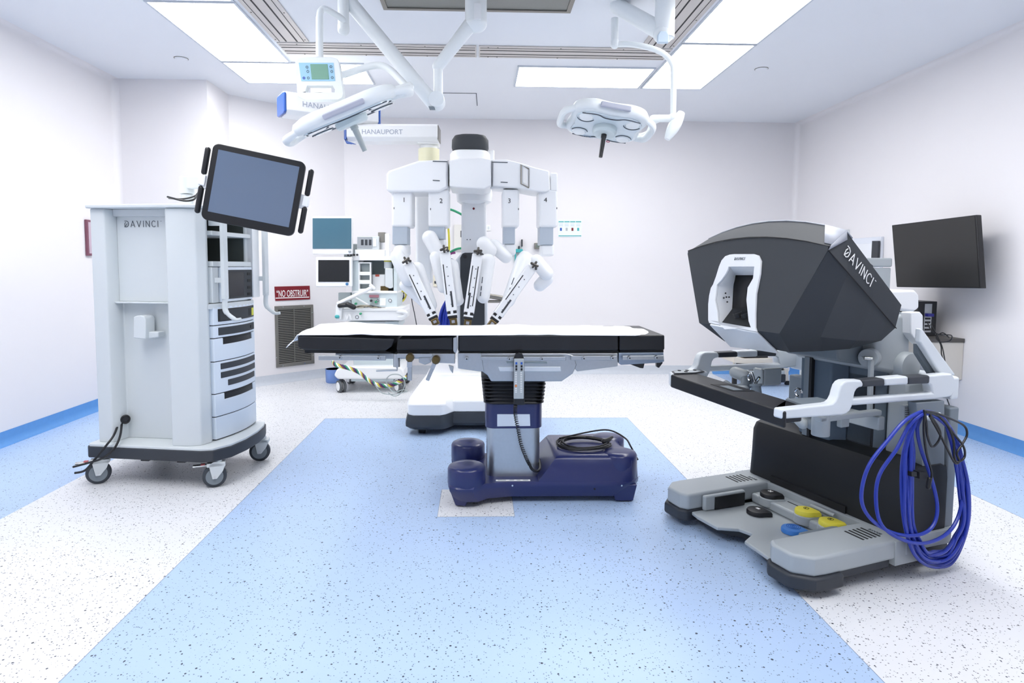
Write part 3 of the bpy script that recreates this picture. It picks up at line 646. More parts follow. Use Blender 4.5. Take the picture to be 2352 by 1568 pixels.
# ---- viewing hood
def arc(ub, v, z, cr, n=9): return [K.w(ub*(1-2*k/(n-1)), v, z+cr*(1-(1-2*k/(n-1))**2)) for k in range(n)]
def ring(T, Kp, Mp, Pp, cr, crv=0):
    n = 9; top = []
    for k in range(n):
        t = 1-2*k/(n-1); top.append(K.w(T[0]*t, T[1]+crv*(1-t*t), T[2]+cr*(1-t*t)))
    near = [Kp, Mp, Pp]; mir = lambda p: (-p[0], p[1], p[2])
    return top+[K.w(*mir(Kp)), K.w(*mir(Mp)), K.w(*mir(Pp)), K.w(*Pp), K.w(*Mp), K.w(*Kp)]
F0 = ring((.420, .105, 1.390), (.420, .100, 1.375), (.250, .045, 1.035), (.200, .160, .945), .052)
F1 = ring((.400, .215, 1.455), (.400, .235, 1.287), (.300, .22, 1.020), (.235, .30, .948), .062)
F15 = ring((.380, .4125, 1.3025), (.3725, .4175, 1.1685), (.325, .40, 1.000), (.260, .44, .955), .045)
F2 = ring((.360, .610, 1.150), (.345, .600, 1.050), (.310, .565, .992), (.250, .555, .980), .03)
F3 = ring((.32, .63, 1.13), (.31, .625, 1.05), (.28, .60, 1.0), (.23, .59, .99), .02)
fn = K.v*-1; pA = K.w(0, .10, 1.385); pB = K.w(0, .045, 1.035)
upd = (pA-pB).normalized(); fnrm = K.u.cross(upd).normalized()      # normal of the operator face
HF = lambda a, b: PLN(a, b, pB, fnrm)
hole = [HF(*p) for p in ((1677, 613), (1736, 613), (1733, 640), (1721, 661), (1718, 689), (1723, 738), (1728, 752), (1690, 756), (1668, 757), (1653, 742), (1651, 714), (1646, 690), (1650, 655), (1661, 643), (1670, 630), (1675, 620))]
# project ring 0 upper outline on the face plane and use it as the face with a hole
top = [PLN(0, 0, pB, fnrm)]*0
def onface(p): return p-fnrm*((p-pB).dot(fnrm))
face = [onface(p) for p in F0[:10]]+[onface(K.w(-.250, .045, 1.035)), onface(K.w(.250, .045, 1.035)), onface(K.w(.42, .10, 1.375))]
mb = MB()
n = len(F0)
for a_, b_ in ((F0, F1), (F1, F15), (F15, F2), (F2, F3)):
    mb.loft([a_, b_], caps=False)
mb.add(F3, [tuple(range(n))])
mb.add([F0[10], F0[11], F0[12], F0[13]], [(0, 1, 2, 3)])
tri = tessellate_polygon([face, hole]); mb.add(face+hole, [tuple(t) for t in tri])
hood = mb.build('viewing_hood', M_char, con, ang=29)
# lighter silver band across the crown edge, behind the face seam
def lerp(a, b, t): return a+(b-a)*t
# silver wrap: strip along crown ring 1 and down the near corner
band = []
mb = MB(); off = .004
def out(p): c = K.w(0, .35, 1.20); return p+(p-c).normalized()*off
tA = [out(lerp(F0[k], F1[k], 1.0)) for k in range(9)]; tB = [out(lerp(F1[k], F15[k], .20)) for k in range(9)]
mb.loft([tA, tB], caps=False, closed=False)
mb.add([out(lerp(F0[0], F1[0], .12)), out(lerp(F0[0], F1[0], 1.0)), out(lerp(F0[1], F1[1], 1.0)), out(lerp(lerp(F0[0], F0[1], .30), lerp(F1[0], F1[1], .45), .12))], [(0, 1, 2, 3)])
mb.add([out(lerp(F0[0], F1[0], .12)), out(lerp(F0[0], F1[0], 1.0)), out(lerp(F1[0], F1[14], .22)), out(lerp(F0[0], F0[14], .9))], [(0, 1, 2, 3)])
mb.build('silver_edge', mat('silver', '#a4a8b3', .55, .1), con, hood, solid=.004)
# seam lines
mb = MB(); mb.tube([out(p) for p in F0[:9]], .0022, n=6); mb.tube([out(F0[14]), out(F1[14]), out(F15[14]), out(F2[14])], .0022, n=6); mb.build('seam', M_slot, con, hood)
# inset relief on the near cheek
mb = MB(); c4 = [(F0[14], F1[14]), (F15[14],), ]
q = [lerp(lerp(F0[14], F0[13], t), lerp(F2[14], F2[13], t), s2) for t, s2 in ((.16, .22), (.20, .86), (.80, .88), (.86, .20))]
# white visor ring
outer = [HF(*p) for p in ((1690, 584), (1735, 584), (1745, 587), (1751, 600), (1749, 630), (1740, 675), (1738, 720), (1738, 752), (1741, 762), (1632, 742), (1630, 735), (1630, 700), (1632, 680), (1636, 662), (1641, 654), (1648, 635), (1655, 612), (1661, 598), (1669, 589), (1680, 585))]
mb = MB(); mb.holed(outer, [hole], fnrm*.010 if (fnrm.dot(CAM-pB) > 0) else fnrm*-.010); vis = mb.build('visor_surround', M_white, con, hood, bevel=.0015)
sgn = 1 if fnrm.dot(CAM-pB) > 0 else -1
chn = (K.w(0, .16, .945)-K.w(0, .045, 1.035)).normalized(); chnN = K.u.cross(chn); chnN = chnN if chnN.dot(CAM-pB) > 0 else -chnN
CF = lambda a, b: PLN(a, b, pB, chnN)
mb = MB(); mb.prism([CF(*p)+chnN*.001 for p in ((1632, 742), (1741, 760), (1790, 808), (1735, 799), (1680, 793))], chnN*.010); mb.build('chin_panel', M_white, con, hood, bevel=.004)
# recess inside the hood
BK = lambda a, b: PLN(a, b, pB-fnrm*sgn*.085, fnrm)
inn = [BK(*p) for p in ((1690, 632), (1736, 632), (1734, 648), (1724, 664), (1721, 689), (1725, 738), (1728, 750), (1700, 752), (1688, 752), (1683, 740), (1682, 714), (1683, 696), (1685, 660), (1686, 652), (1688, 644), (1689, 638))]
mb = MB(); mb.loft([hole, inn], caps=False); mb.build('visor_recess', M_white, con, hood, ang=50)
mb = MB(); mb.add(inn, [tuple(range(len(inn)))]); mb.build('recess_back', M_slot, con, hood, solid=.004)
bz = HF(1690, 735)-fnrm*sgn*.07
mb = MB(); mb.loft([[HF(1655, 743)-fnrm*sgn*.003, HF(1727, 749)-fnrm*sgn*.003, BK(1730, 706), BK(1684, 706)], [HF(1669, 756)-fnrm*sgn*.003, HF(1728, 757)-fnrm*sgn*.003, BK(1730, 745), BK(1688, 745)]]); eb = mb.build('eyepiece_block', M_chard, con, hood)
EP = lambda a, b: PLN(a, b, pB-fnrm*sgn*.045, fnrm)
for px, py in ((1696, 724), (1714, 726)):
    c = EP(px, py); ax = (upd*.8+fnrm*sgn*.5).normalized()
    mb = MB(); mb.lathe(c, [(.020, -.02), (.022, .010), (.019, .016), (.015, .012), (.013, -.01), (.001, -.012)], ax, 24); mb.build('eyepiece', M_black, con, hood)
mb = MB()
for px, py in ((1655, 671), (1651, 682), (1657, 680), (1663, 680), (1659, 691)):
    c = HF(px, py)-fnrm*sgn*.03; mb.ell(c, .004, .004, .004)
mb.build('sensor_dot', M_slot, con, hood)
o = HF(1691, 598)+fnrm*sgn*.0105; logo(o, K.u, upd, .012, M_ink, con, hood, gap=.28, wd=.10)
# big lettering on the upper side band: between ring top corner and band edge
a0 = lerp(F1[0], F1[14], .62); b0_ = lerp(F2[0], F2[14], .62); exx = (b0_-a0).normalized(); nn = (F1[14]-F1[0]).cross(exx).normalized()
eyy = ((F1[0]-F1[14])-exx*((F1[0]-F1[14]).dot(exx))).normalized()
if exx.cross(eyy).dot(CAM-a0) < 0: print('eyy flip')
nz_ = exx.cross(eyy)
if nz_.dot(CAM-a0) < 0: print('flip')
o = lerp(F1[0], F1[14], .68)-exx*.035+nz_*.004
logo(o, exx, eyy, .042, M_inkw, con, hood, gap=.30, wd=.10)
# hook and label plate at the back corner
mb = MB(); c = K.U(2146, 962, .475); mb.cap(c-K.u*.04, c+K.u*.0, .012); mb.box(-.016, .016, -.006, .006, -.028, .03); k = len(mb.v)-8; mb.v[k:] = [c+K.u*(.012+p.y)+K.v*p.x+EZ*p.z for p in mb.v[k:]]; mb.build('cable_hook', M_cwh, con, bevel=.004)
mb = MB(); mb.prism([K.U(*p, .44) for p in ((2105, 925), (2170, 920), (2170, 1075), (2120, 1075))], K.u*-.04); mb.build('corner_panel', M_cgr2, con, bevel=.004)
mb = MB(); mb.prism([K.U(*p, .40) for p in ((2078, 932), (2125, 925), (2108, 945), (2100, 960), (2076, 962))], K.u*-.02); lp = mb.build('rating_plate', M_cgr, con)
mb = MB()
for r_ in range(5):
    a, b = K.U(2079, 937+r_*5, .402), K.U(2096+(r_*7) % 13, 936+r_*5, .402); mb.tube([a, b], .0012, n=4)
mb.build('printed_lines', M_slot, con, lp)
# blue cable bundle over the hook
PLU = .505
cab = thing('blue_cable_coil', 'thick coil of blue cables hung on the back corner hook of the surgeon console', 'cable', K.w(PLU, .72, .012))
loops = [[(2122, 945), (2080, 965), (2040, 1010), (1998, 1065), (1980, 1120), (1983, 1165), (2012, 1202), (2060, 1226), (2110, 1228), (2142, 1208), (2153, 1165), (2140, 1100), (2115, 1030), (2107, 980)],
         [(2125, 950), (2090, 975), (2060, 1030), (2020, 1090), (2012, 1150), (2025, 1205), (2070, 1238), (2125, 1247), (2175, 1225), (2203, 1180), (2212, 1110), (2205, 1060), (2190, 1000), (2160, 965)]]
import random as _r
rg = _r.Random(3)
for k in range(8):
    j = k*3.2; base = [(2120, 948), (2095, 985), (2075+j, 1040), (2073+j, 1110), (2078+j*.8, 1200), (2092+j, 1262-j), (2115+j*.6, 1290-j*1.1), (2146, 1304-j*1.6), (2183-j*.5, 1292-j*1.4), (2208-j*.6, 1252-j), (2224-j*.8, 1195), (2223-j, 1120), (2212-j*.8, 1060), (2193-j*.4, 1005), (2165, 962)]
    loops.append([(a+rg.uniform(-2.5, 2.5), b+rg.uniform(-3, 3)) for a, b in base])
for i, L in enumerate(loops):
    P = []
    for j, (a, b) in enumerate(L):
        p = K.U(a, b, PLU+.012*math.sin(i*1.7+j*.9)+(.012 if i < 2 else 0)); p.z = max(p.z, .014); P.append(p)
    mb = MB(); mb.tube(smooth(P, 6, True), .0072, n=8, closed=True); mb.build('cable_loop', M_bluec, cab)
for q in (((2069, 1076), (2081, 1076), (2081, 1086), (2069, 1086)), ((2087, 1076), (2103, 1076), (2103, 1091), (2087, 1091))):
    mb = MB(); mb.prism([K.U(*p, PLU-.02) for p in q], K.u*.045); mb.build('strap', M_slot, cab)
bc = thing('black_cable_coil', 'thin black cables looped over the same console hook, above the blue coil', 'cable', K.w(PLU+.02, .72, .3))
for L in ([(2122, 943), (2150, 948), (2185, 962), (2215, 978), (2221, 998), (2210, 1020), (2198, 1040), (2203, 1058), (2194, 1063), (2178, 1035), (2155, 990), (2135, 955)],
          [(2124, 945), (2128, 975), (2130, 1000), (2140, 1025), (2152, 1018), (2160, 1000), (2155, 980), (2135, 950)],
          [(2126, 946), (2160, 958), (2190, 995), (2213, 1025), (2215, 1050), (2200, 1060), (2192, 1050), (2190, 1010), (2175, 975), (2150, 950)],
          [(2124, 946), (2122, 990), (2128, 1040), (2140, 1085), (2136, 1110)]):
    mb = MB(); mb.tube(smooth([K.U(a, b, PLU+.03) for a, b in L], 6), .0045, n=8); mb.build('cable_loop', M_black, bc)
mb = MB(); mb.cap(K.U(2135, 1100, PLU+.03), K.U(2132, 1118, PLU+.03), .009); mb.build('plug', M_black, bc)

# ================================================================ OPERATING TABLE
TY0, TY1 = 3.22, 3.73      # front and far edge of the table top
tab = thing('operating_table', 'black padded operating table on a navy wheeled base in the middle of the room', 'operating table', (.20, 3.49, 0))
def yp(mb, pts, y, d): return mb.prism([Y(a, b, y) for a, b in pts], (0, d, 0))
DY = TY1-TY0
for q in (((683, 771), (800, 774), (908, 778), (898, 797), (884, 806), (700, 804), (684, 799)), ((913, 778), (960, 778), (1041, 774), (1041, 804), (910, 804)), ((1052, 770), (1421, 769), (1421, 805), (1052, 807)), ((1423, 769), (1527, 769), (1527, 804), (1423, 805))):
    mb = MB(); yp(mb, q, TY0, DY); mb.build('cushion', M_pad, tab, bevel=.009, seg=3)
mb = MB(); yp(mb, ((700, 804), (884, 806), (905, 812), (700, 810)), TY0+.02, DY-.04); yp(mb, ((912, 804), (1041, 804), (1041, 811), (915, 811)), TY0+.02, DY-.04); yp(mb, ((1056, 806), (1420, 805), (1420, 810), (1056, 811)), TY0+.02, DY-.04); yp(mb, ((1424, 805), (1524, 804), (1524, 809), (1424, 810)), TY0+.02, DY-.04)
mb.build('cushion_board', M_slot, tab)
# leg section, frames and rails
def rail(q, y, d, name='side_rail', m=M_steel, b=.003):
    mb = MB(); yp(mb, q, y, d); return mb.build(name, m, tab, bevel=b)
rail(((770, 811), (1040, 811), (1040, 824), (770, 824)), TY0+.05, .44, 'leg_frame')
rail(((731, 816), (886, 817), (886, 828), (731, 827)), TY0-.03, .010)
rail(((912, 812), (992, 812), (994, 817), (990, 820), (912, 822)), TY0-.03, .010)
rail(((962, 821), (988, 820), (990, 832), (976, 838), (962, 832)), TY0-.01, .02, 'joint_plate')
rail(((985, 812), (1045, 812), (1045, 835), (1002, 833), (988, 826)), TY0-.01, .05, 'hinge_plate')
rail(((1052, 811), (1105, 811), (1112, 853), (1100, 853), (1052, 846)), TY0, .50, 'frame_end')
rail(((1103, 811), (1300, 811), (1318, 816), (1325, 838), (1316, 858), (1290, 876), (1128, 876), (1120, 862), (1106, 852)), TY0+.005, .46, 'table_housing', b=.006)
rail(((1144, 842), (1288, 842), (1289, 853), (1148, 853)), TY0+.0, .006, 'trim_plate', mat('bright_steel', '#e3e7ea', .3, .6))
rail(((1162, 829), (1256, 830), (1258, 835), (1164, 834)), TY0+.0, .006, 'grab_recess', M_ashadow)
rail(((1104, 819), (1300, 819), (1300, 828), (1104, 827)), TY0-.025, .010)
rail(((1296, 811), (1419, 811), (1419, 841), (1326, 853), (1310, 830)), TY0+.01, .46, 'back_frame')
rail(((1311, 817), (1418, 817), (1418, 828), (1311, 827)), TY0-.02, .010)
rail(((1421, 810), (1524, 809), (1526, 830), (1516, 833), (1426, 838), (1421, 833)), TY0+.01, .44, 'head_frame', mat('blue_steel', '#97a4b5', .35, .7))
rail(((1430, 817), (1525, 816), (1525, 826), (1430, 827)), TY0-.02, .010)
for q in (((1446, 836), (1481, 834), (1478, 846), (1470, 845)), ((1508, 827), (1518, 827), (1523, 833), (1514, 845), (1509, 843))):
    mb = MB(); yp(mb, q, TY0+.02, .03); mb.build('clamp_lever', M_black, tab, bevel=.003)
for px, py in ((781, 821), (869, 822), (1072, 824), (1170, 824), (1245, 824), (1341, 823), (1407, 822), (1446, 822), (1508, 821)):
    mb = MB(); c = Y(px, py, TY0-.03); mb.lathe(c, [(.001, -.006), (.010, -.005), (.011, 0), (.011, .03)], (0, 1, 0), 20); bo = mb.build('rail_bolt', M_steel, tab)
    mb = MB(); mb.cyl(c-EY*.0065, c-EY*.004, .0042, n=6); mb.build('bolt_socket', M_slot, tab, bo)
rail(((1041, 776), (1050, 774), (1051, 800), (1047, 812), (1041, 806)), TY0-.015, .02, 'hinge_bracket')
# swing levers
def lever(p, q, w_, y=TY0-.05):
    a, b = Y(*p, y), Y(*q, y); d = (b-a).normalized(); n = Vector((-d.z, 0, d.x))*w_
    mb = MB(); mb.prism([a+n, b+n, b-n, a-n], (0, .012, 0)); l = mb.build('clamp_handle', M_steel, tab, bevel=.004)
    mb = MB(); mb.lathe(a-EY*.0, [(.001, -.012), (.018, -.010), (.022, 0), (.022, .05)], (0, 1, 0), 24); mb.build('clamp_knob', M_brass, tab, l)
    mb = MB(); e = a+d*.02; mb.prism([e+n*1.1-EY*.006, e+d*.028+n*1.1-EY*.006, e+d*.028-n*1.1-EY*.006, e-n*1.1-EY*.006], (0, .008, 0)); mb.build('latch', M_chrome, tab, l)
lever((941, 822), (941, 874), .012); lever((1001, 827), (981, 874), .010)
mb = MB(); mb.cyl(Y(911, 812, TY0-.01), Y(911, 842, TY0-.01), .018); mb.build('swivel_post', M_steel, tab)
mb = MB(); mb.tube([Y(912, 843, TY0-.02), Y(912, 850, TY0-.02), Y(898, 850, TY0-.02), Y(864, 851, TY0-.02)], .005); mb.build('release_bar', M_steel, tab)
rail(((1030, 838), (1042, 842), (1040, 858), (1034, 850)), TY0+.0, .02, 'hook_bracket')
# bellows, collar, column
cx, cy = .195, 3.505
def rr(hx, hy, r, z, n=6):
    P = []
    for sx, sy, a0 in ((1, 1, 0), (-1, 1, PI/2), (-1, -1, PI), (1, -1, 1.5*PI)):
        for k in range(n+1): a = a0+PI/2*k/n; P.append(Vector((cx+sx*(hx-r)+r*math.cos(a), cy+sy*(hy-r)+r*math.sin(a), z)))
    return P
rings = []; zt_, zb_ = .695, .545
for k in range(8):
    z0 = zt_-(zt_-zb_)*k/7.5; s = .184-.002*k; rings += [rr(s-.015, .160, .05, z0+.004), rr(s, .172, .055, z0-.004), rr(s, .172, .055, z0-.009), rr(s-.014, .160, .05, z0-.015)]
mb = MB(); mb.loft(rings); mb.build('bellows', M_black, tab, ang=60)
mb = MB(); mb.loft([rr(.160, .155, .05, .402), rr(.160, .155, .05, .553)]); col_ = mb.build('collar', M_navy, tab, bevel=.004)
mb = MB(); mb.loft([rr(.150, .145, .05, .12), rr(.150, .145, .05, .402)]); mb.build('column', M_steel, tab)
mb = MB(); yp(mb, ((1142, 951), (1217, 951), (1218, 978), (1142, 979)), cy-.1565, .003); mb.build('blank_label', M_cartl, tab, col_, bevel=.001)
# navy base
mb = MB()
def plan(pts, z0, z1, m=mb): m.prism([Vector((x, y, z0)) for x, y in pts], (0, 0, z1-z0))
P1 = [(-.17, 3.30), (-.16, 3.22), (-.11, 3.185), (-.03, 3.185), (.03, 3.24), (.16, 3.27), (.34, 3.27), (.60, 3.27), (.78, 3.265), (.86, 3.29), (.905, 3.36), (.90, 3.46), (.85, 3.53), (.85, 3.60), (.90, 3.68), (.90, 3.76), (.85, 3.83), (.60, 3.82), (.34, 3.82), (.16, 3.80), (.03, 3.80), (-.03, 3.84), (-.11, 3.83), (-.16, 3.78), (-.17, 3.70), (-.10, 3.60), (-.08, 3.5), (-.10, 3.40)]
c_p = Vector((.36, 3.51))
def sc_(pts, k): return [(c_p.x+(x-c_p.x)*(1-k/.5), c_p.y+(y-c_p.y)*(1-k/.30)) for x, y in pts]
mb.loft([[Vector((x, y, z)) for x, y in sc_(P1, e)] for z, e in ((.035, .030), (.05, .022), (.095, .002), (.115, 0), (.125, .008))])
base = mb.build('base_shell', M_navy, tab, ang=40)
for x, y in ((-.068, 3.29), (-.068, 3.73)):
    mb = MB(); mb.lathe((x, y, 0), [(.085, .06), (.102, .10), (.105, .13), (.104, .200), (.098, .212), (.085, .219), (.04, .224), (.001, .225)], n=40); w_ = mb.build('castor_cover', M_navy, tab, ang=50)
    mb = MB(); mb.loft([[Vector((x+a, y+b, .006)) for a, b in ((-.060, -.05), (-.005, -.06), (.0, .0), (-.05, .02))], [Vector((x+a, y+b, .10)) for a, b in ((-.095, -.05), (.03, -.09), (.05, .05), (-.07, .06))]]); mb.build('foot_skirt', M_navy, tab, w_, bevel=.006)
    mb = MB(); mb.cyl((x+.035, y, .036), (x+.06, y, .036), .036); mb.build('castor', M_rubber, tab, w_)
# raised motor housing at right
HX = [(.335, .12), (.35, .14), (.405, .262), (.43, .272), (.46, .275), (.86, .275)]
mb = MB()
HP = lambda x0, z, e=0: None
lower = [(.33, 3.275), (.60, 3.275), (.79, 3.272), (.85, 3.29), (.90, 3.36), (.895, 3.45), (.845, 3.53), (.845, 3.60), (.89, 3.68), (.89, 3.76), (.84, 3.82), (.60, 3.81), (.33, 3.81)]
upper = [(.42, 3.315), (.62, 3.315), (.72, 3.31), (.85, 3.30), (.895, 3.365), (.89, 3.445), (.845, 3.52), (.845, 3.60), (.885, 3.68), (.885, 3.75), (.835, 3.81), (.60, 3.77), (.42, 3.77)]
def ringz(pl, z): return [Vector((x, y, z)) for x, y in pl]
top_ = [(.455, 3.35), (.63, 3.35), (.73, 3.34), (.84, 3.325), (.87, 3.37), (.865, 3.44), (.82, 3.52), (.82, 3.60), (.86, 3.68), (.86, 3.74), (.82, 3.785), (.60, 3.74), (.455, 3.74)]
mb.loft([ringz(lower, .10), ringz(lower, .13), ringz(upper, .235), ringz([(a*.6+c*.4, b*.6+d*.4) for (a, b), (c, d) in zip(upper, top_)], .250), ringz(top_, .256)])
mh_ = mb.build('motor_housing', M_navy, tab, base, ang=38)
mb = MB(); mb.lathe((.80, 3.385, 0), [(.098, .12), (.100, .20), (.098, .245), (.090, .258), (.06, .266), (.001, .268)], n=40); mb.build('castor_cover', M_navy, tab, ang=50)
mb = MB(); mb.lathe((.80, 3.70, 0), [(.098, .12), (.100, .20), (.098, .245), (.090, .258), (.06, .266), (.001, .268)], n=40); mb.build('castor_cover', M_navy, tab, ang=50)
mb = MB(); mb.loft([ringz([(.76, 3.29), (.86, 3.29), (.87, 3.36), (.77, 3.36)], .006), ringz([(.73, 3.275), (.88, 3.285), (.885, 3.40), (.73, 3.40)], .10)]); mb.build('foot_skirt', M_navy, tab, bevel=.006)
mb = MB(); mb.loft([ringz([(.76, 3.72), (.86, 3.72), (.87, 3.79), (.77, 3.79)], .006), ringz([(.73, 3.70), (.88, 3.70), (.885, 3.80), (.73, 3.81)], .10)]); mb.build('foot_skirt', M_navy, tab, bevel=.006)
mb = MB(); a = Z(1138, 1090, .1262); mb.box(a.x, a.x+.19, 3.285, 3.305, .1252, .1268); st = mb.build('printed_label', M_inkw, tab, base)
for xa, xb in ((.01, .055), (.075, .10), (.115, .135), (.15, .178)): mb = MB(); mb.box(a.x+xa, a.x+xb, 3.292, 3.298, .1267, .1272); mb.build('faint_print', M_cgr2, tab, st)
for px, py, m_ in ((1177, 1115, M_chrome), (1366, 1123, M_slot), (1398, 1113, M_chrome), (1428, 1115, M_chrome)):
    mb = MB(); c = Y(px, py, 3.268); mb.cyl(c, c+EY*.01, .005, n=14); mb.build('screw', m_, tab, base)
# hand control and curly cord
hc = thing('hand_control', 'long pale remote handset in a black holder hanging on the table side rail', 'remote control', Y(1192, 915, TY0-.06))
mb = MB(); yp(mb, ((1180, 824), (1184, 813), (1192, 810), (1200, 812), (1204, 824), (1205, 930), (1180, 930)), TY0-.052, .022); mb.build('holder', M_black, hc, bevel=.004)
mb = MB(); yp(mb, ((1181, 824), (1204, 824), (1203, 916), (1180, 916)), TY0-.068, .018); h_ = mb.build('handset', M_cgr, hc, bevel=.003)
for r_ in range(3):
    for cx_ in (1187, 1199):
        mb = MB(); c = Y(cx_-1, 834+r_*7.0, TY0-.0685); mb.box(c.x-.005, c.x+.005, c.y-.001, c.y+.001, c.z-.006, c.z+.006); mb.build('button', M_pblue2 if r_ == 0 else M_slot, hc, h_)
mb = MB()
for r_ in range(12):
    for cx_ in (1186, 1198):
        c = Y(cx_-1, 856+r_*4, TY0-.0685); mb.box(c.x-.004, c.x+.005, c.y-.0005, c.y+.0005, c.z-.0018, c.z+.0018)
mb.build('printed_symbols', M_inkw, hc, h_)
mb = MB(); c = Y(1185, 886, TY0-.0695); mb.cyl(c, c+EY*.002, .0065); mb.build('orange_button', mat('orange', '#d98a50', .4), hc, h_)
mb = MB(); ctrl = [Y(1184, 930, TY0-.05), Y(1184, 952, TY0-.04), Y(1190, 985, 3.30), Y(1197, 1020, 3.31), Y(1208, 1050, 3.30), Y(1217, 1068, 3.29)]
cpath = smooth(ctrl, 10); N = 420; P = []
for i in range(N):
    t = i/(N-1)*(len(cpath)-1); k = min(int(t), len(cpath)-2); p = lerp(cpath[k], cpath[k+1], t-k) if False else cpath[k]+(cpath[k+1]-cpath[k])*(t-k)
    a = i/N*2*PI*34; P.append(p+EX*(.0085*math.cos(a))+EY*(.0085*math.sin(a)))
mb.tube(P, .0026, n=5); mb.tube(smooth([ctrl[-1], Y(1222, 1077, 3.29), Y(1232, 1082, 3.30), Y(1240, 1075, 3.34), Y(1238, 1055, 3.42)]), .008); mb.build('coiled_cord', M_black, hc)
# power cable coil on the base
pc = thing('power_cable', 'coiled black power cable with plug lying on top of the navy table base', 'cable', (.62, 3.48, .26))
mb = MB(); P = []
for i in range(130):
    a = i/130*2*PI*5.3+1.0; r = .15-.014*math.sin(i*.13)-.010*(i % 37)/37; P.append(Vector((.615+r*1.0*math.cos(a)+.006*math.sin(i*.31), 3.50+r*.80*math.sin(a), .266+.016*i/130+.004*math.sin(i*.5))))
mb.tube(P, .0052, n=8); mb.tube(smooth([P[-1], Vector((.70, 3.63, .31)), Vector((.80, 3.62, .315)), Vector((.87, 3.54, .29)), Vector((.895, 3.50, .25)), Vector((.93, 3.47, .18))]), .005, n=8); mb.build('cord', M_black, pc)
mb = MB(); mb.cap((.73, 3.47, .292), (.765, 3.50, .294), .016, .012); mb.cap((.76, 3.50, .294), (.79, 3.54, .296), .012, .009); mb.build('plug', M_black, pc)
# sheet
bm_ = MB(); nx, ny = 90, 14; x0, x1 = -1.0, .985
def bump(x): return .012*math.exp(-((x+.75)/.28)**2)
def top_z(x): return .949+.003*math.sin(7*x)-.004*math.exp(-((x+.28)/.2)**2)
rg = random.Random(5); vs = []; fs = []
for i in range(nx+1):
    x = x0+(x1-x0)*i/nx
    yf = TY0-.006+(0.030 if x > -.55 and x < .8 else 0)*0+.010*math.sin(x*5)*(x > -.5)+(.10*max(0, (x-.83)/.155) if x > .83 else 0)
    yb = TY1+.004-.04*max(0, (x-.80)/.185)
    for j in range(ny+1):
        t = j/ny; y = yf+(yb-yf)*t; z = top_z(x)+bump(x)*min(1, t/.35)+.0035*math.sin(13*x+5*y)+.002*math.sin(31*x-17*y)
        edge = min(1, t/.10, (1-t)/.10); z -= .010*(1-edge)
        if x < -.955: z -= .050*((-.955-x)/.045)**1.2*(1.3-t*.6); 
        if x > .9: z -= .008*(x-.9)/.085
        z = max(z, .9425 if x > -.97 else .84)
        vs.append(Vector((x-(.015 if x < -.98 and t < .3 else 0), y, z)))
for i in range(nx):
    for j in range(ny): a = i*(ny+1)+j; fs.append((a, a+ny+1, a+ny+2, a+1))
bm_.add(vs, fs); sh = bm_.build('bed_sheet', M_linen, solid=.003, ang=60); tag(sh, 'thin white sheet laid along the whole top of the operating table', 'sheet')
mb = MB(); sv = []; 
for i in range(41):
    x = -.995+.475*i/40
    sv.append([Vector((x, TY0-.005, top_z(x)-.004)), Vector((x, TY0-.0115, .925)), Vector((x, TY0-.0115, .926-.012*(1 if x < -.54 else 0)-.002*math.sin(x*20)))])
# short front overhang over the leg section
fo = MB(); fo.loft(sv, caps=False, closed=False)

# ================================================================ SURGICAL ROBOT
rob = thing('surgical_robot', 'white four-armed surgical robot tower with numbered arms standing behind the table', 'surgical robot', (-.06, 5.1, 0))
legp = [(-.575, 4.72), (-.565, 4.655), (-.52, 4.62), (-.31, 4.62), (-.265, 4.65), (-.205, 4.75), (.085, 4.75), (.145, 4.65), (.19, 4.62), (.40, 4.62), (.445, 4.655), (.455, 4.72), (.38, 5.3), (.34, 5.85), (-.46, 5.85), (-.50, 5.3)]
def sc2(pts, k): return [(-.06+(x+.06)*(1-k/.5), 5.2+(y-5.2)*(1-k/.6)) for x, y in pts]
mb = MB(); mb.loft([ringz(sc2(legp, .03), .045), ringz(legp, .07), ringz(legp, .10), ringz(sc2(legp, .012), .155)]); mb.build('base_skirt', mat('robot_skirt', '#363b42', .45), rob, ang=40)
up = [(-.44, 5.05), (-.44, 4.99), (-.40, 4.95), (-.32, 4.95), (-.28, 4.95), (-.22, 4.95), (.10, 4.95), (.16, 4.95), (.20, 4.95), (.28, 4.95), (.32, 4.99), (.32, 5.05), (.32, 5.3), (.30, 5.80), (-.42, 5.80), (-.44, 5.3)]
mb = MB(); mb.loft([ringz(sc2(legp, .016), .153), ringz(sc2(legp, .012), .24), ringz([(a*.80+c*.20, b*.80+d*.20) for (a, b), (c, d) in zip(legp, up)], .275), ringz(up, .40), ringz(sc2(up, .03), .425)]); rb = mb.build('base_cover', M_robot, rob, bevel=.012, seg=3, ang=50)
mb = MB(); g = [Z(1027, 924, .27), Z(1027, 888, .32), Z(1034, 871, .36), Z(1108, 870, .37)]
mb.tube([p+EZ*.008 for p in smooth([Y(1024, 918, 4.86), Y(1027, 885, 4.93), Y(1032, 872, 4.97), Y(1045, 869, 4.99), Y(1105, 868, 4.99)], 5)], .0025, n=6); mb.tube([Y(975, 910, 4.8)+EZ*.0, Y(990, 918, 4.78), Y(1024, 920, 4.775), Y(1105, 920, 4.775)], .0022, n=6); mb.build('panel_seam', M_ink, rob, rb)
for x in (-.45, .33):
    for y in (4.72, 5.7):
        mb = MB(); mb.cyl((x-.02, y, .045), (x+.03, y, .045), .045); mb.build('castor', M_black, rob)
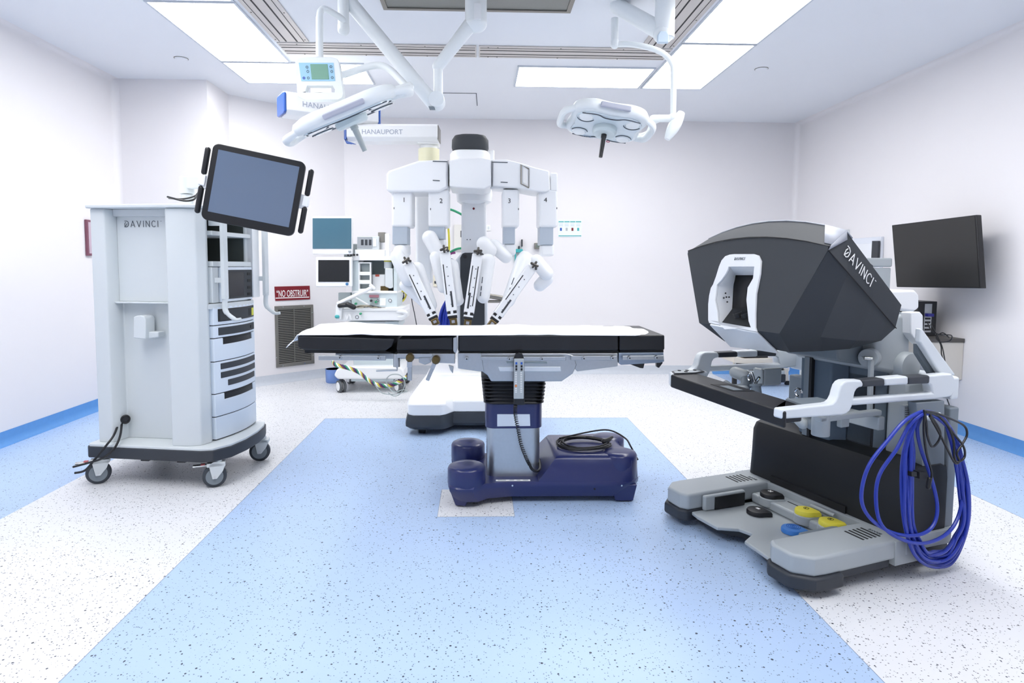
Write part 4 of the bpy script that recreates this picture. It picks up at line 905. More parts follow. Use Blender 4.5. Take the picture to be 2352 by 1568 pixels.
# column
mb = MB(); yp(mb, ((1047, 596), (1056, 584), (1064, 580), (1112, 580), (1120, 590), (1122, 860), (1048, 860)), 5.24, .36); mb.build('column_lower', M_robot, rob, bevel=.015, seg=3)
mb = MB(); yp(mb, ((1057, 592), (1062, 582), (1068, 580), (1109, 580), (1113, 588), (1113, 850), (1057, 850)), 5.22, .03); fp_ = mb.build('column_front_panel', M_char, rob, bevel=.006, seg=3)
mb = MB(); c = Y(1068, 589, 5.215); mb.cyl(c, c+EY*.01, .016); mb.build('knob', M_black, rob, fp_)
mb = MB(); yp(mb, ((1060, 462), (1117, 462), (1118, 605), (1059, 605)), 5.28, .26); cu = mb.build('column_upper', M_robot, rob, bevel=.025, seg=4)
mb = MB(); c = Y(1088, 479, 5.28); mb.cyl(c-EY*.004, c+EY*.01, .010); mb.build('stop_button', mat('stop_red', '#6a1420', .3), rob, cu)
mb = MB(); 
for px in (1073, 1080): c = Y(px, 550, 5.28); mb.cyl(c-EY*.002, c+EY*.01, .005, n=12)
mb.build('screw', M_ink, rob, cu)
mb = MB(); c = Y(1089, 440, 5.30); c.y = 5.40; mb.lathe((c.x, 5.38, 0), [(.11, 1.84), (.150, 1.865), (.158, 1.93), (.150, 1.99)], n=40); mb.build('column_collar', M_robot, rob)
# boom
BY = 4.86
mb = MB(); yp(mb, ((1031, 368), (1060, 362), (1100, 361), (1129, 367), (1130, 426), (1112, 434), (1080, 432), (1048, 430), (1032, 428)), BY-.012, .46); hub_ = mb.build('boom_hub', M_robot, rob, bevel=.012, seg=3)
mb = MB(); yp(mb, ((887, 399), (893, 391), (962, 368), (1029, 366), (1029, 430), (1010, 440), (940, 441), (892, 441), (887, 434)), BY, .36); bl_ = mb.build('boom_wing', M_robot, rob, bevel=.020, seg=4)
mb = MB(); yp(mb, ((1131, 366), (1165, 366), (1200, 375), (1232, 385), (1262, 392), (1264, 436), (1255, 441), (1230, 439), (1198, 432), (1165, 430), (1131, 426)), BY, .36); br_ = mb.build('boom_wing', M_robot, rob, bevel=.012, seg=3)
for px in (1029, 1130):
    mb = MB(); yp(mb, ((px-.5, 368), (px+.5, 368), (px+.5, 428), (px-.5, 428)), BY-.014, .01); mb.build('seam', M_ink, rob, hub_)
for x0_, x1_, yy in ((994, 1028, 370), (1130, 1166, 372), (994, 1010, 414), (1150, 1166, 418)):
    mb = MB(); mb.tube([Y(x0_, yy, BY-.002), Y(x1_, yy+1, BY-.002)], .0035, n=6); mb.build('seam', M_ink, rob, hub_)
for px, py in ((1015, 421), (1079, 421), (1144, 422)):
    c = Y(px, py+4, BY+.1); c.z = Y(1080, 430, BY-.01).z+.004; mb = MB(); mb.lathe(c, [(.001, -.006), (.055, -.006), (.062, 0), (.062, .02)], n=32); mb.build('pivot_cap', M_robot, rob, hub_)
mb = MB(); P = [Y(*p, BY-.004) for p in ((1197, 378), (1215, 388), (1215, 431), (1197, 422))]; mb.tube([P[1], P[0], P[3], P[2]], .006, n=8); mb.tube([P[1], P[2]], .003, n=6); h1 = mb.build('side_handle', M_steeld, rob, br_)
mb = MB(); mb.prism([p-EY*.0 for p in [Y(*p, BY-.005) for p in ((1201, 386), (1212, 391), (1212, 424), (1201, 418))]], (0, .006, 0)); mb.build('handle_plate', M_inkw, rob, br_)
# display cap on top
mb = MB(); cxp = Y(1080, 340, 5.1); 
def capring(z, hx, hy, cyy=5.12, r=.6): return [Vector((cxp.x+hx*math.copysign(abs(math.cos(a))**r, math.cos(a)), cyy+hy*math.copysign(abs(math.sin(a))**r, math.sin(a)), z)) for a in [2*PI*k/36 for k in range(36)]]
zz_ = lambda py: Y(1080, py, 5.0).z
mb.loft([capring(zz_(349)+.02, .142, .14), capring(zz_(335), .152, .15), capring(zz_(318), .150, .15), capring(zz_(309), .13, .13), capring(zz_(306), .09, .10)]); mb.build('top_cap', M_char, rob, ang=60)
mb = MB(); mb.loft([capring(zz_(370), .165, .17), capring(zz_(352), .165, .17), capring(zz_(344), .145, .15)]); mb.box(cxp.x+.13, cxp.x+.20, 5.1, 5.3, zz_(368), zz_(338)); mb.build('cap_base', M_robot, rob, bevel=.01, ang=50)
# the four arms
AY = 4.90
def arm_(n, tx0, tx1, ty0, gy0, gy1, num, A, B, body, elbow, link):
    mb = MB(); yp(mb, ((tx0, ty0), (tx1, ty0), (tx1, gy0), (tx0, gy0)), AY, .26); am = mb.build('arm', M_robot, rob, bevel=.022, seg=4)
    yp(MB(), (), 0, 0) if False else None
    mb = MB(); yp(mb, ((tx0+2, gy0-2), (tx1-10, gy0-2), (tx1-10, gy1), (tx0+2, gy1)), AY+.015, .20); mb.build('grey_slide', mat('slide_grey', '#b9c4d1', .4), rob, am, bevel=.006)
    mb = MB(); yp(mb, ((tx0+5, gy1-1), (tx1-8, gy1-1), (tx1-8, gy1+26), (tx0+5, gy1+26)), AY+.03, .18); mb.build('lower_column', M_robot, rob, am, bevel=.02, seg=3)
    text(str(n), Y(num[0], num[1], AY-.002), EX, EZ, .052, M_slot, rob, am, align='CENTER')
    mb = MB(); c = Y(tx0+6 if n < 3 else tx1-2, num[1]+14, AY-.001); mb.ell(c, .003, .003, .009); mb.build('indicator', M_slot, rob, am)
    for (p, r0, q, r1, yy) in link:
        mb = MB(); mb.cap(Y(*p, yy), Y(*q, yy+.0), r0, r1); mb.build('link', M_robot, rob, am)
    # instrument rail
    a, b = Y(*A, 4.66), Y(*B, 4.56); d = (b-a).normalized(); n_ = Vector((-d.z, 0, d.x)).normalized(); 
    if n_.x < 0: n_ = -n_
    dep = Vector((0, 1, 0))-d*d.y; dep.normalize()
    def slab_(s0, s1, o0, o1, d0, d1, name, m, par, bev=0):
        q = [a+d*s0+n_*o0, a+d*s0+n_*o1, a+d*s1+n_*o1, a+d*s1+n_*o0]; mb = MB(); mb.prism([p+dep*d0 for p in q], dep*(d1-d0)); return mb.build(name, m, rob, par, bevel=bev)
    L = (b-a).length
    slab_(0, L*.84, -.040, .040, 0, .07, 'instrument_rail', M_robot, am, .010)
    slab_(L*.18, L*.60, -.026, -.019, -.002, .01, 'rail_slot', M_slot, am)
    slab_(L*.56, L*.78, .004 if n != 3 else -.02, .018 if n != 3 else -.006, -.002, .01, 'rail_slot', M_slate, am)
    if n in (3,): slab_(L*.18, L*.74, .016, .023, -.002, .01, 'rail_slot', M_slot, am)
    for k in range(5):
        c = a+d*(L*(.22+.13*k))+n_*.004; mb = MB(); mb.cyl(c-dep*.003, c+dep*.004, .0045, n=10); mb.build('screw', M_ink, rob, am)
    slab_(L*.83, L*.93, -.034, .034, -.004, .05, 'tool_mount', M_slot, am, .003)
    slab_(L*.87, L*.895, -.036, .036, -.006, .045, 'mount_band', M_white, am); slab_(L*.83, L*.87, -.010, .010, -.006, .045, 'mount_band', M_white, am)
    slab_(L*.93, L*1.03, -.026, .030, -.006, .05, 'tool_clip', M_brass, am, .006); slab_(L*.96, L*1.0, -.010, .014, -.010, .0, 'clip_window', M_chrome, am)
    mb = MB(); c = a-d*.01+n_*.0
    mb.cap(c+n_*-.024-dep*.02, c+n_*.024-dep*.02-d*.01, .010); mb.cap(c-d*.028-dep*.02, c+d*.018-dep*.02, .009); mb.cyl(c+n_*.014-dep*.035, c+n_*.03-dep*.01+d*.015, .010); mb.build('cannula_clamp', mat('clamp_metal', '#5a5754', .3, .8), rob, am)
    P0, P1_, r_ = body; mb = MB(); p0_, p1_ = Y(*P0, 4.78), Y(*P1_, 4.70)
    mb.cap(p0_, p1_, r_*1.05, r_*.85, n=24); bd = mb.build('arm_body', M_robot, rob, am)
    dd = (p1_-p0_).normalized(); mb = MB(); s_ = Vector((dd.z, 0, -dd.x)).normalized()*r_*.42-EY*r_*.86
    for t0, t1 in ((.45, .62), (.70, .82), (.86, .97)): mb.tube([p0_+(p1_-p0_)*t0+s_, p0_+(p1_-p0_)*t1+s_], .004, n=5)
    mb.build('body_seam', M_ink, rob, am)
    if elbow:
        mb = MB(); mb.cap(Y(*elbow[0], 4.82), Y(*elbow[1], 4.80), elbow[2]); mb.build('elbow', M_robot, rob, am)
arm_(1, 899, 946, 434, 521, 561, (928, 464), (935, 603), (1000, 742), ((958, 618), (990, 700), .055), ((914, 590), (938, 640), .060), [((920, 580), .06, (926, 600), .055, 4.86), ((930, 655), .045, (975, 700), .03, 4.84)])
arm_(2, 983, 1031, 434, 521, 549, (1013, 466), (1021, 577), (1041, 742), ((1038, 610), (1052, 690), .05), ((1000, 590), (1018, 660), .045), [((987, 546), .06, (1008, 585), .055, 4.86), ((1030, 668), .045, (1054, 690), .04, 4.84)])
arm_(3, 1154, 1193, 434, 522, 560, (1170, 466), (1097, 582), (1073, 745), ((1120, 600), (1110, 682), .058), None, [((1112, 560), .060, (1125, 575), .055, 4.82), ((1135, 565), .055, (1162, 590), .050, 4.88)])
arm_(4, 1238, 1281, 434, 522, 562, (1253, 464), (1224, 612), (1128, 746), ((1202, 600), (1168, 690), .060), ((1232, 600), (1255, 628), .055), [((1255, 640), .055, (1240, 655), .05, 4.84), ((1205, 590), .05, (1228, 605), .04, 4.84)])
mb = MB(); yp(mb, ((1264, 396), (1281, 396), (1281, 440), (1264, 440)), AY, .26); mb.build('arm_top', M_robot, rob, bevel=.012)
# push bars
for y0_, x0_, x1_ in ((683, 1035, 1060), (694, 1035, 1060), (678, 1115, 1152), (692, 1115, 1150)):
    mb = MB(); mb.cap(Y(x0_, y0_, 5.62), Y(x1_, y0_+(6 if x0_ > 1100 and y0_ == 678 else 0), 5.62), .022 if y0_ < 685 else .014); mb.build('push_bar', M_steeld, rob)
mb = MB()
mb.build if False else None
bl = thing('blue_cable_bundle', 'bundle of blue cables hanging behind the robot between its second arm and column', 'cable', Y(1030, 750, 5.6))
rg = random.Random(9)
for k in range(9):
    xo = 1008+k*4.6; mb = MB(); mb.tube(smooth([Y(1040+rg.uniform(-4, 6), 640, 5.66), Y(1030+k*1.5, 680, 5.64), Y(xo+4, 720, 5.62+rg.uniform(-.02, .02)), Y(xo, 775, 5.62), Y(xo+2, 800, 5.62)]), .013, n=8); mb.build('cable', M_bluec, bl)

# ================================================================ CEILING LIGHTS ON ARMS, PENDANT
M_arm = mat('lamp_white', '#eef3f5', .32)
def lamp_head(root, Mx, handle, hlen=.15):
    out = []
    for k in range(48):
        a = 2*PI*k/48; c, s = math.cos(a), math.sin(a); r = 1-.10*math.cos(4*a)*-1*.6-.0
        x = .285*math.copysign(abs(c)**.62, c)*(1-.10*(abs(s) < .38)*(1-abs(s)/.38)); y = .235*math.copysign(abs(s)**.62, s)*(1-.13*(abs(c) < .38)*(1-abs(c)/.38))
        out.append((x, y))
    mb = MB(); mb.loft([[Vector((x*k, y*k, z)) for x, y in out] for k, z in ((.90, -.005), (.97, 0), (1.0, .012), (1.0, .030), (.95, .050), (.80, .064), (.4, .072))]); mb.xf(Mx); hd = mb.build('lamp_head', M_arm, root, ang=50)
    mb = MB(); mb.prism([Vector((x*.86, y*.84, -.012)) for x, y in out], (0, 0, .009)); mb.xf(Mx); mb.build('lamp_glass', mat('lamp_glass', '#dbe7ee', .12, coat=.4), root, hd)
    mb = MB(); mb.lathe((0, 0, -.045), [(.001, 0), (.075, .001), (.085, .012), (.085, .034)], n=36); mb.xf(Mx); mb.build('centre_module', mat('module_grey', '#d3dfe2', .3), root, hd)
    for sx in (-1, 1):
        for sy in (-1, 1):
            mb = MB(); mb.lathe((sx*.165, sy*.115, -.014), [(.001, -.004), (.045, -.003), (.052, .002)], n=24); mb.xf(Mx); mb.build('lens', mat('lens', '#f5fafc', .08, coat=.6), root, hd)
            mb = MB(); mb.tube([Vector((sx*(.165+.062*math.cos(a)), sy*(.115+.062*math.sin(a)), -.014)) for a in [math.radians(200+d) if True else 0 for d in range(0, 141, 14)]], .0022, n=5); mb.xf(Mx); mb.build('lens_seam', M_ink, root, hd)
    for sy in (-1, 1):
        mb = MB(); mb.tube(smooth([Vector((-.205, sy*.165, -.013)), Vector((-.10, sy*.175, -.013)), Vector((-.04, sy*.15, -.014)), Vector((.04, sy*.15, -.014)), Vector((.10, sy*.175, -.013)), Vector((.205, sy*.165, -.013))]), .003, n=5)
        mb.xf(Mx); mb.build('glass_seam', M_ink, root, hd)
    mb = MB(); mb.box(-.10, .11, -.243, -.222, .008, .034); mb.xf(Mx); mb.build('grip_pad', mat('pad_lilac', '#b9bccb', .5), root, hd, bevel=.008)
    for sx in (-1, 1):
        mb = MB(); mb.tube(smooth([Vector((sx*.24, -.15, .015)), Vector((sx*.315, -.10, .005)), Vector((sx*.325, 0, 0)), Vector((sx*.315, .10, .005)), Vector((sx*.24, .15, .015))]), [.012+.012*math.sin(PI*i/24) for i in range(25)], n=12); mb.xf(Mx); mb.build('side_grip', M_arm, root, hd)
    mb = MB(); mb.tube([(0, 0, -.04), (0, 0, -.06), (0, 0, -.062), (0, 0, -.06-hlen)], [.020, .020, .017, .013], n=20); mb.xf(Mx); mb.build('sterile_handle', handle, root, hd)
    return hd
def frameM(o, ex, ey):
    ex = ex.normalized(); ey = (ey-ex*ey.dot(ex)).normalized(); ez = ex.cross(ey); Mx = Matrix((ex, ey, ez)).transposed().to_4x4(); Mx.translation = o; return Mx
# right light
rl = thing('surgical_light', 'right ceiling surgical lamp seen from below, with a black centre handle', 'surgical light', Y(1525, 20, 3.9), 'surgical lamps on ceiling arms')
nl, nr, fl_, fr_ = Y(1323, 247, 3.95), Y(1480, 276, 3.95), Y(1308, 300, 4.33), Y(1452, 330, 4.33)
o = (nl+nr+fl_+fr_)/4; Mx = frameM(o, (nr-nl), (fl_-nl)) @ Matrix.Diagonal((.93, 1.10, 1.35, 1)); hd = lamp_head(rl, Mx, M_black, .10)
text('mar', Mx @ Vector((-.12, .175, -.0145)), (nr-nl), -(fl_-nl), .05, mat('logo_blue', '#9fb2c8', .5), rl, hd)
mb = MB(); mb.tube([Mx @ Vector((.075+.012*math.cos(a), .185+.012*math.sin(a), -.014)) for a in [2*PI*k/16 for k in range(16)]], .003, n=5, closed=True); mb.build('logo_ring', mat('logo_red', '#b2506a', .5), rl, hd)
yy = 4.15
mb = MB(); mb.tube(smooth([Y(1412, 103, yy), Y(1440, 101, yy), Y(1485, 108, yy), Y(1522, 122, yy), Y(1543, 145, yy), Y(1547, 175, yy), Y(1546, 268, yy)]), .019, n=14); mb.build('curved_arm', M_arm, rl)
mb = MB(); mb.cap(Y(1500, 272, yy+.02), Y(1545, 272, yy), .024); mb.cyl(Y(1513, 272, yy+.015), Y(1515, 272, yy+.015), .0255); mb.build('arm_joint', M_arm, rl)
mb = MB(); mb.tube(smooth([Y(1512, 275, yy+.05), Y(1498, 285, 4.3), Y(1488, 305, 4.4), Y(1468, 313, 4.42)]), .018, n=12); mb.build('yoke', M_arm, rl)
mb = MB(); p, q = Y(1566, 258, yy), Y(1532, 320, yy); mb.tube([lerp_(p, q, t) for t in [k/10 for k in range(11)]] if False else [p+(q-p)*(k/10) for k in range(11)], [.012+.030*math.sin(PI*min(1, .12+k/10*.80)) for k in range(11)], n=14); mb.cap(Y(1545, 270, yy), Y(1556, 272, yy), .03); mb.build('side_paddle', M_arm, rl)
mb = MB(); mb.cyl(Y(1412, 42, yy), Y(1412, 103, yy), .024); mb.cap(Y(1412, 95, yy), Y(1412, 103, yy), .027); mb.build('drop_tube', M_arm, rl)
mb = MB(); a, b = Y(1418, 14, yy-.02), Y(1518, 72, 3.98); mb.cap(a, b, .050, .055); mb.build('spring_arm', M_arm, rl)
mb = MB(); mb.cyl(Y(1526, 88, 3.95), Vector((Y(1526, 88, 3.95).x, 3.95, H-.03)), .062); mb.ell(Y(1524, 78, 3.95), .065, .065, .06); mb.build('ceiling_post', M_arm, rl)
mb = MB(); c = Y(1524, 84, 3.88); mb.prism([c+EX*x+EZ*z for x, z in ((-.035, -.035), (.035, -.035), (.035, .01), (.02, .035), (-.02, .035), (-.035, .01))], (0, .03, 0)); mb.build('joint_cover', mat('pale_blue', '#cfe0ee', .4), rl, bevel=.006)
mb = MB(); c = Vector((Y(1526, 88, 3.95).x, 3.95, H)); mb.lathe(c, [(.064, -.001), (.064, -.03), (.062, -.05)]); mb.build('ceiling_flange', M_arm, rl)
# left light
ll = thing('surgical_light', 'left ceiling surgical lamp tilted edge-on, with a grey centre handle', 'surgical light', Y(1090, 20, 3.7), 'surgical lamps on ceiling arms')
o = (Y(672, 306, 3.3)+Y(915, 208, 3.3))/2+Vector((.0, .10, .0)); exx = Vector((.93, .02, .40)); Mx = frameM(o, exx, Vector((.0, .96, .22))); Mx = Mx @ Matrix.Diagonal((1.08, 1, 1.15, 1)); lamp_head(ll, Mx, mat('handle_grey', '#b4bcbc', .4), .11)
yy = 3.42
mb = MB(); mb.tube(smooth([Y(915, 212, 3.36), Y(935, 205, yy), Y(925, 190, yy+.05), Y(895, 160, 3.55), Y(868, 150, 3.6), Y(830, 158, 3.62), Y(785, 172, 3.62), Y(755, 170, 3.60), Y(737, 150, 3.57), Y(734, 100, 3.56), Y(734, 40, 3.56)]), .020, n=14); mb.build('curved_arm', M_arm, ll)
mb = MB(); mb.cap(Y(905, 215, 3.36), Y(940, 200, 3.40), .034, .026); mb.build('arm_joint', M_arm, ll)
mb = MB(); mb.cap(Y(806, 8, 3.7), Y(994, 236, 3.7), .042, .042); mb.build('spring_arm', M_arm, ll)
mb = MB(); c = Y(1003, 232, 3.7); mb.lathe(c-EY*.05, [(.001, 0), (.045, 0), (.048, .01), (.048, .10), (.001, .11)], (0, 1, 0), 28); mb.build('elbow', M_arm, ll)
mb = MB(); mb.cyl(Y(1006, 155, 3.7), Y(1007, 228, 3.7), .027); mb.build('drop_tube', M_arm, ll)
mb = MB(); mb.cap(Y(1006, 152, 3.7), Y(1084, 52, 3.7), .034, .042); mb.build('upper_arm', M_arm, ll)
mb = MB(); c = Y(1093, 55, 3.7); mb.cyl(c, Vector((c.x, 3.7, H-.02)), .064); mb.ell(c, .066, .066, .05); mb.build('ceiling_post', M_arm, ll)
mb = MB(); yp(mb, ((1088, 6), (1105, 6), (1105, 44), (1088, 44)), 3.63, .02); mb.build('cover_plate', M_white, ll, bevel=.003)
mb = MB(); mb.prism([Y(*p, 3.655) for p in ((984, 244), (997, 244), (1000, 252), (987, 252))], (0, .01, 0)); mb.build('end_mark', M_cgr2, ll)
# control panel on its own arm
cp = thing('control_panel', 'small white hanging panel with green screen and blue keypad at upper left', 'control panel', Y(735, 225, 3.45))
yp_ = 3.45
def rq(pts, y, d, nm, m, par=None, b=.006, tilt=0):
    mb = MB(); mb.prism([Y(a, c, y) for a, c in pts], (0, d, 0)); return mb.build(nm, m, cp, par, bevel=b, seg=3)
mb = MB(); outer = [(678, 140), (684, 133), (700, 131), (760, 131), (774, 135), (779, 144), (789, 215), (786, 224), (776, 229), (700, 229), (686, 222), (682, 212)]; hol = [(702, 208), (705, 197), (764, 197), (769, 206), (768, 212), (704, 212)]
mb.holed([Y(a, c, yp_) for a, c in outer], [[Y(a, c, yp_) for a, c in hol]], (0, .05, 0)); bd = mb.build('panel_body', M_arm, cp, bevel=.008, seg=3)
rq(((686, 144), (766, 144), (770, 186), (692, 186)), yp_-.002, .01, 'keypad', mat('keypad_blue', '#a4d3ec', .4), bd, 0)
rq(((712, 147), (752, 147), (756, 182), (716, 182)), yp_-.004, .01, 'screen', mat('lcd_green', '#6fa38e', .3), bd, .002)
mb = MB()
for px, py in ((705, 154), (707, 164), (708, 179), (760, 153), (762, 164), (763, 178)):
    c = Y(px, py, yp_-.003); mb = MB(); mb.tube([c+EX*.006*math.cos(a)+EZ*.006*math.sin(a) for a in [2*PI*k/12 for k in range(12)]], .0012, n=4, closed=True); mb.build('key', M_ink, cp, bd)
mb = MB(); c = Y(698, 179, yp_-.003); mb.cyl(c, c+EY*.004, .008, n=16); mb.build('key', M_pblue2, cp, bd)
mb = MB(); mb.tube(smooth([Y(733, 132, 3.49), Y(733, 90, 3.49), Y(734, 40, 3.49), Y(738, 24, 3.50), Y(750, 22, 3.52), Y(785, 43, 3.62), Y(789, 52, 3.66)]), .018, n=14); mb.build('drop_tube', M_arm, cp)
mb = MB(); c = Y(789, 60, 3.66); mb.cyl(c, Vector((c.x, 3.66, H-.02)), .032); mb.cap(c-EZ*.02, c+EZ*.0, .034); mb.build('ceiling_post', M_arm, cp)
# equipment pendant
pe = thing('equipment_pendant', 'white ceiling pendant with two lettered beams and blue end lights', 'ceiling pendant', Vector((-.95, 5.4, H-.03)))
d1 = MB(); A0, A1 = Y(650, 241, 5.1), Y(858, 262, 5.5); dr = (A1-A0); dr.z = 0; L1 = dr.length; dr.normalize(); sd = Vector((-dr.y, dr.x, 0)); z_ = A0.z
def beam(o, dx, L, z, w_, h, nm, par=None):
    s_ = Vector((-dx.y, dx.x, 0)); mb = MB(); P = lambda u, v, w2: Vector((o.x, o.y, z))+dx*u+s_*v+EZ*w2
    mb.prism([P(0, v, k) for v, k in ((-w_, -h+.03), (-w_, h-.02), (-w_+.03, h), (w_-.03, h), (w_, h-.02), (w_, -h+.03), (w_-.04, -h), (-w_+.04, -h))], dx*L); return mb.build(nm, M_white, pe, par, bevel=.006)
b1 = beam(A0, dr, L1, z_, .12, .088, 'upper_beam')
for u_ in (-.022, L1):
    mb = MB(); P = lambda u, v, w2: Vector((A0.x, A0.y, z_))+dr*u+sd*v+EZ*w2
    mb.prism([P(u_, v, k) for v, k in ((-.115, -.075), (-.118, .075), (-.09, .085), (.09, .085), (.118, .075), (.115, -.075), (.08, -.085), (-.08, -.085))], dr*.022); mb.build('end_light', M_pblue2, pe, b1, bevel=.008)
text('HANAUPORT', Vector((A0.x, A0.y, z_))+dr*.12-sd*.1215-EZ*.02, dr, EZ, .062, mat('pendant_ink', '#a9b0c0', .5), pe, b1, depth=.0006)
mb = MB(); c = Vector((A0.x, A0.y, 0))+dr*.36+sd*.16; mb.cyl(c+EZ*(z_-.05), c+EZ*(H-.002), .085); mb.lathe(c+EZ*H, [(.11, -.001), (.11, -.02), (.09, -.05)]); mb.build('ceiling_tube', M_white, pe)
B0 = Vector((A1.x, A1.y, 0))-dr*.10; z2 = Y(900, 310, 5.45).z
mb = MB(); mb.lathe(B0, [(.085, z2+.06), (.10, z2+.09), (.11, z_-.085)], n=36); mb.build('bearing', M_white, pe)
C0, C1 = Y(803, 310, 5.45), Y(1008, 310, 5.42); dx = C1-C0; dx.z = 0; L2 = dx.length; dx.normalize(); s2 = Vector((-dx.y, dx.x, 0))
b2 = beam(C0, dx, L2, z2, .115, .072, 'lower_beam')
mb = MB(); P = lambda u, v, w2: Vector((C0.x, C0.y, z2))+dx*u+s2*v+EZ*w2
mb.prism([P(-.022, v, k) for v, k in ((-.11, -.065), (-.112, .062), (.112, .062), (.11, -.065))], dx*.022); mb.prism([P(-.02, -.118, -.06), P(.0, -.118, -.075), P(.085, -.118, -.105), P(.0, -.118, -.10)], s2*.03); mb.build('end_light', M_pblue2, pe, b2, bevel=.006)
mb = MB(); mb.prism([P(L2, v, k) for v, k in ((-.10, -.06), (-.10, .06), (.10, .06), (.10, -.06))], dx*.006); mb.build('end_plate', M_steeld, pe, b2)
text('HANAUPORT', Vector((C0.x, C0.y, z2))+dx*.13-s2*.1165-EZ*.02, dx, EZ, .058, MATS['pendant_ink'], pe, b2, depth=.0006)
D0 = Y(985, 340, 5.45); D0.z = 0
mb = MB(); mb.box(D0.x-.09, D0.x+.09, 5.36, 5.54, z2-.087, z2-.072); mb.cyl(D0+EZ*(z2-.12), D0+EZ*(z2-.087), .075); mb.build('drop_plate', M_white, pe)
mb = MB(); mb.cyl(D0+EZ*(z2-.27), D0+EZ*(z2-.12), .092); mb.build('cream_sleeve', M_cream, pe)
mb = MB(); mb.box(D0.x-.115, D0.x+.03, 5.38, 5.55, 1.15, z2-.26); mb.build('service_column', M_white, pe, bevel=.03, seg=4)
# hoses by the column
hs = thing('gas_hoses', 'green, yellow and purple gas hoses looping behind the robot column', 'hose', Y(1030, 600, 5.75))
for m_, pth in ((M_green, ((1020, 478), (1038, 482), (1056, 490), (1072, 500))), (M_hosey, ((1028, 510), (1031, 540), (1031, 575), (1024, 595))), (M_green, ((1022, 590), (1036, 578), (1052, 571), (1070, 570))), (mat('hose_purple', '#8a3f7e', .4), ((1030, 588), (1036, 582), (1046, 580))), (mat('hose_navy', '#2a3a80', .4), ((1036, 595), (1050, 602), (1062, 605)))):
    mb = MB(); mb.tube(smooth([Y(a, b, 5.8) for a, b in pth]), .011 if m_ is not M_hosey else .010); mb.build('hose', m_, hs)

# ================================================================ ANAESTHESIA MACHINE
an = thing('anaesthesia_machine', 'pale anaesthesia workstation on castors with two screens beside the slanted wall', 'anaesthesia machine', (-1.15, 6.5, 0))
q = 6.32
def ap(pts, y, d, nm, m=M_anes, par=None, b=.006, s=2):
    mb = MB(); mb.prism([Y(a, c, y) for a, c in pts], (0, d, 0)); return mb.build(nm, m, an, par, bevel=b, seg=s)
def R4(x0, y0, x1, y1): return ((x0, y0), (x1, y0), (x1, y1), (x0, y1))
ap(((766, 862), (774, 847), (790, 842), (918, 842), (927, 850), (930, 866), (920, 871), (775, 871)), q-.10, .62, 'base_plinth', M_white, b=.02, s=3)
ap(R4(806, 868, 905, 876), q-.05, .5, 'base_skirt')
ap(R4(812, 740, 912, 845), q+.02, .5, 'lower_cabinet')
ap(R4(800, 738, 916, 752), q-.02, .5, 'drawer_front')
ap(((822, 740), (888, 738), (880, 746), (850, 749), (832, 747)), q-.03, .02, 'drawer_pull', M_cart)
ap(((770, 712), (925, 710), (928, 716), (926, 736), (772, 737)), q-.12, .55, 'work_tray', M_white, b=.012, s=3)
ap(((772, 709), (926, 706), (926, 714), (772, 715)), q-.13, .6, 'tray_rim', M_white, b=.006)
ap(R4(808, 672, 912, 712), q, .45, 'gas_panel')
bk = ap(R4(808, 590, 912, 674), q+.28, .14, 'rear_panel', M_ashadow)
ap(R4(808, 590, 824, 674), q+.0, .40, 'side_panel'); ap(R4(904, 592, 912, 674), q+.0, .40, 'side_panel'); ap(R4(806, 588, 914, 598), q-.02, .46, 'shelf', M_white)
ap(R4(808, 668, 912, 674), q-.01, .43, 'shelf', M_white)
mb = MB(); mb.holed([Y(a, c, q+.0) for a, c in R4(823, 602, 852, 668)], [[Y(a, c, q+.0) for a, c in R4(826, 605, 849, 624)], [Y(a, c, q+.0) for a, c in R4(826, 632, 849, 643)], [Y(a, c, q+.0) for a, c in R4(826, 652, 849, 663)]], (0, .06, 0)); mb.build('vaporiser_rack', M_white, an, bevel=.003)
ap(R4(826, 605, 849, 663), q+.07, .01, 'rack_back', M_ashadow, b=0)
vp = ap(((884, 616), (902, 616), (903, 660), (896, 663), (884, 658)), q+.0, .14, 'vaporiser', M_cart, b=.01, s=3)
mb = MB(); c = Y(891, 612, q+.07); mb.cyl(c-EZ*.02, c+EZ*.05, .04); mb.build('vaporiser_dial', M_cart, an, vp); mb = MB(); mb.cyl(c+EZ*.05, c+EZ*.066, .041); mb.build('yellow_cap', M_hosey, an, vp)
ap(R4(855, 630, 884, 668), q+.08, .2, 'module_box', M_white); ap(R4(862, 630, 871, 635), q+.075, .01, 'red_label', mat('label_red', '#b5503c', .5), b=0); ap(R4(874, 657, 892, 670), q+.06, .02, 'port', M_brass, b=0)
for px, py, r_ in ((896, 690, .019), (820, 728, .02), (868, 690, .012)):
    c = Y(px, py, q-.13 if py > 710 else q-.01); mb = MB(); mb.lathe(c, [(.001, 0), (r_*.8, 0), (r_, .004), (r_, .03)], (0, 1, 0), 24); g_ = mb.build('pressure_gauge', M_white, an)
    mb = MB(); mb.tube([c+EX*r_*.8*math.cos(a)+EZ*r_*.8*math.sin(a)-EY*.001 for a in [2*PI*k/20 for k in range(20)]], .003, n=5, closed=True); mb.build('gauge_ring', M_ink, an, g_)
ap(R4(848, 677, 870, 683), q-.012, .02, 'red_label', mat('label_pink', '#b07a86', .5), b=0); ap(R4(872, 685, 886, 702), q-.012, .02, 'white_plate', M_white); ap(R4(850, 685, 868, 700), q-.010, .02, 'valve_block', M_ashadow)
for px, py, m_ in ((853, 690, M_slate), (864, 693, M_green), (818, 697, M_green), (829, 720, M_green)):
    c = Y(px, py, q-.02 if py < 710 else q-.14); mb = MB(); mb.cap(c, c-EY*.03, .012); mb.build('knob', m_, an)
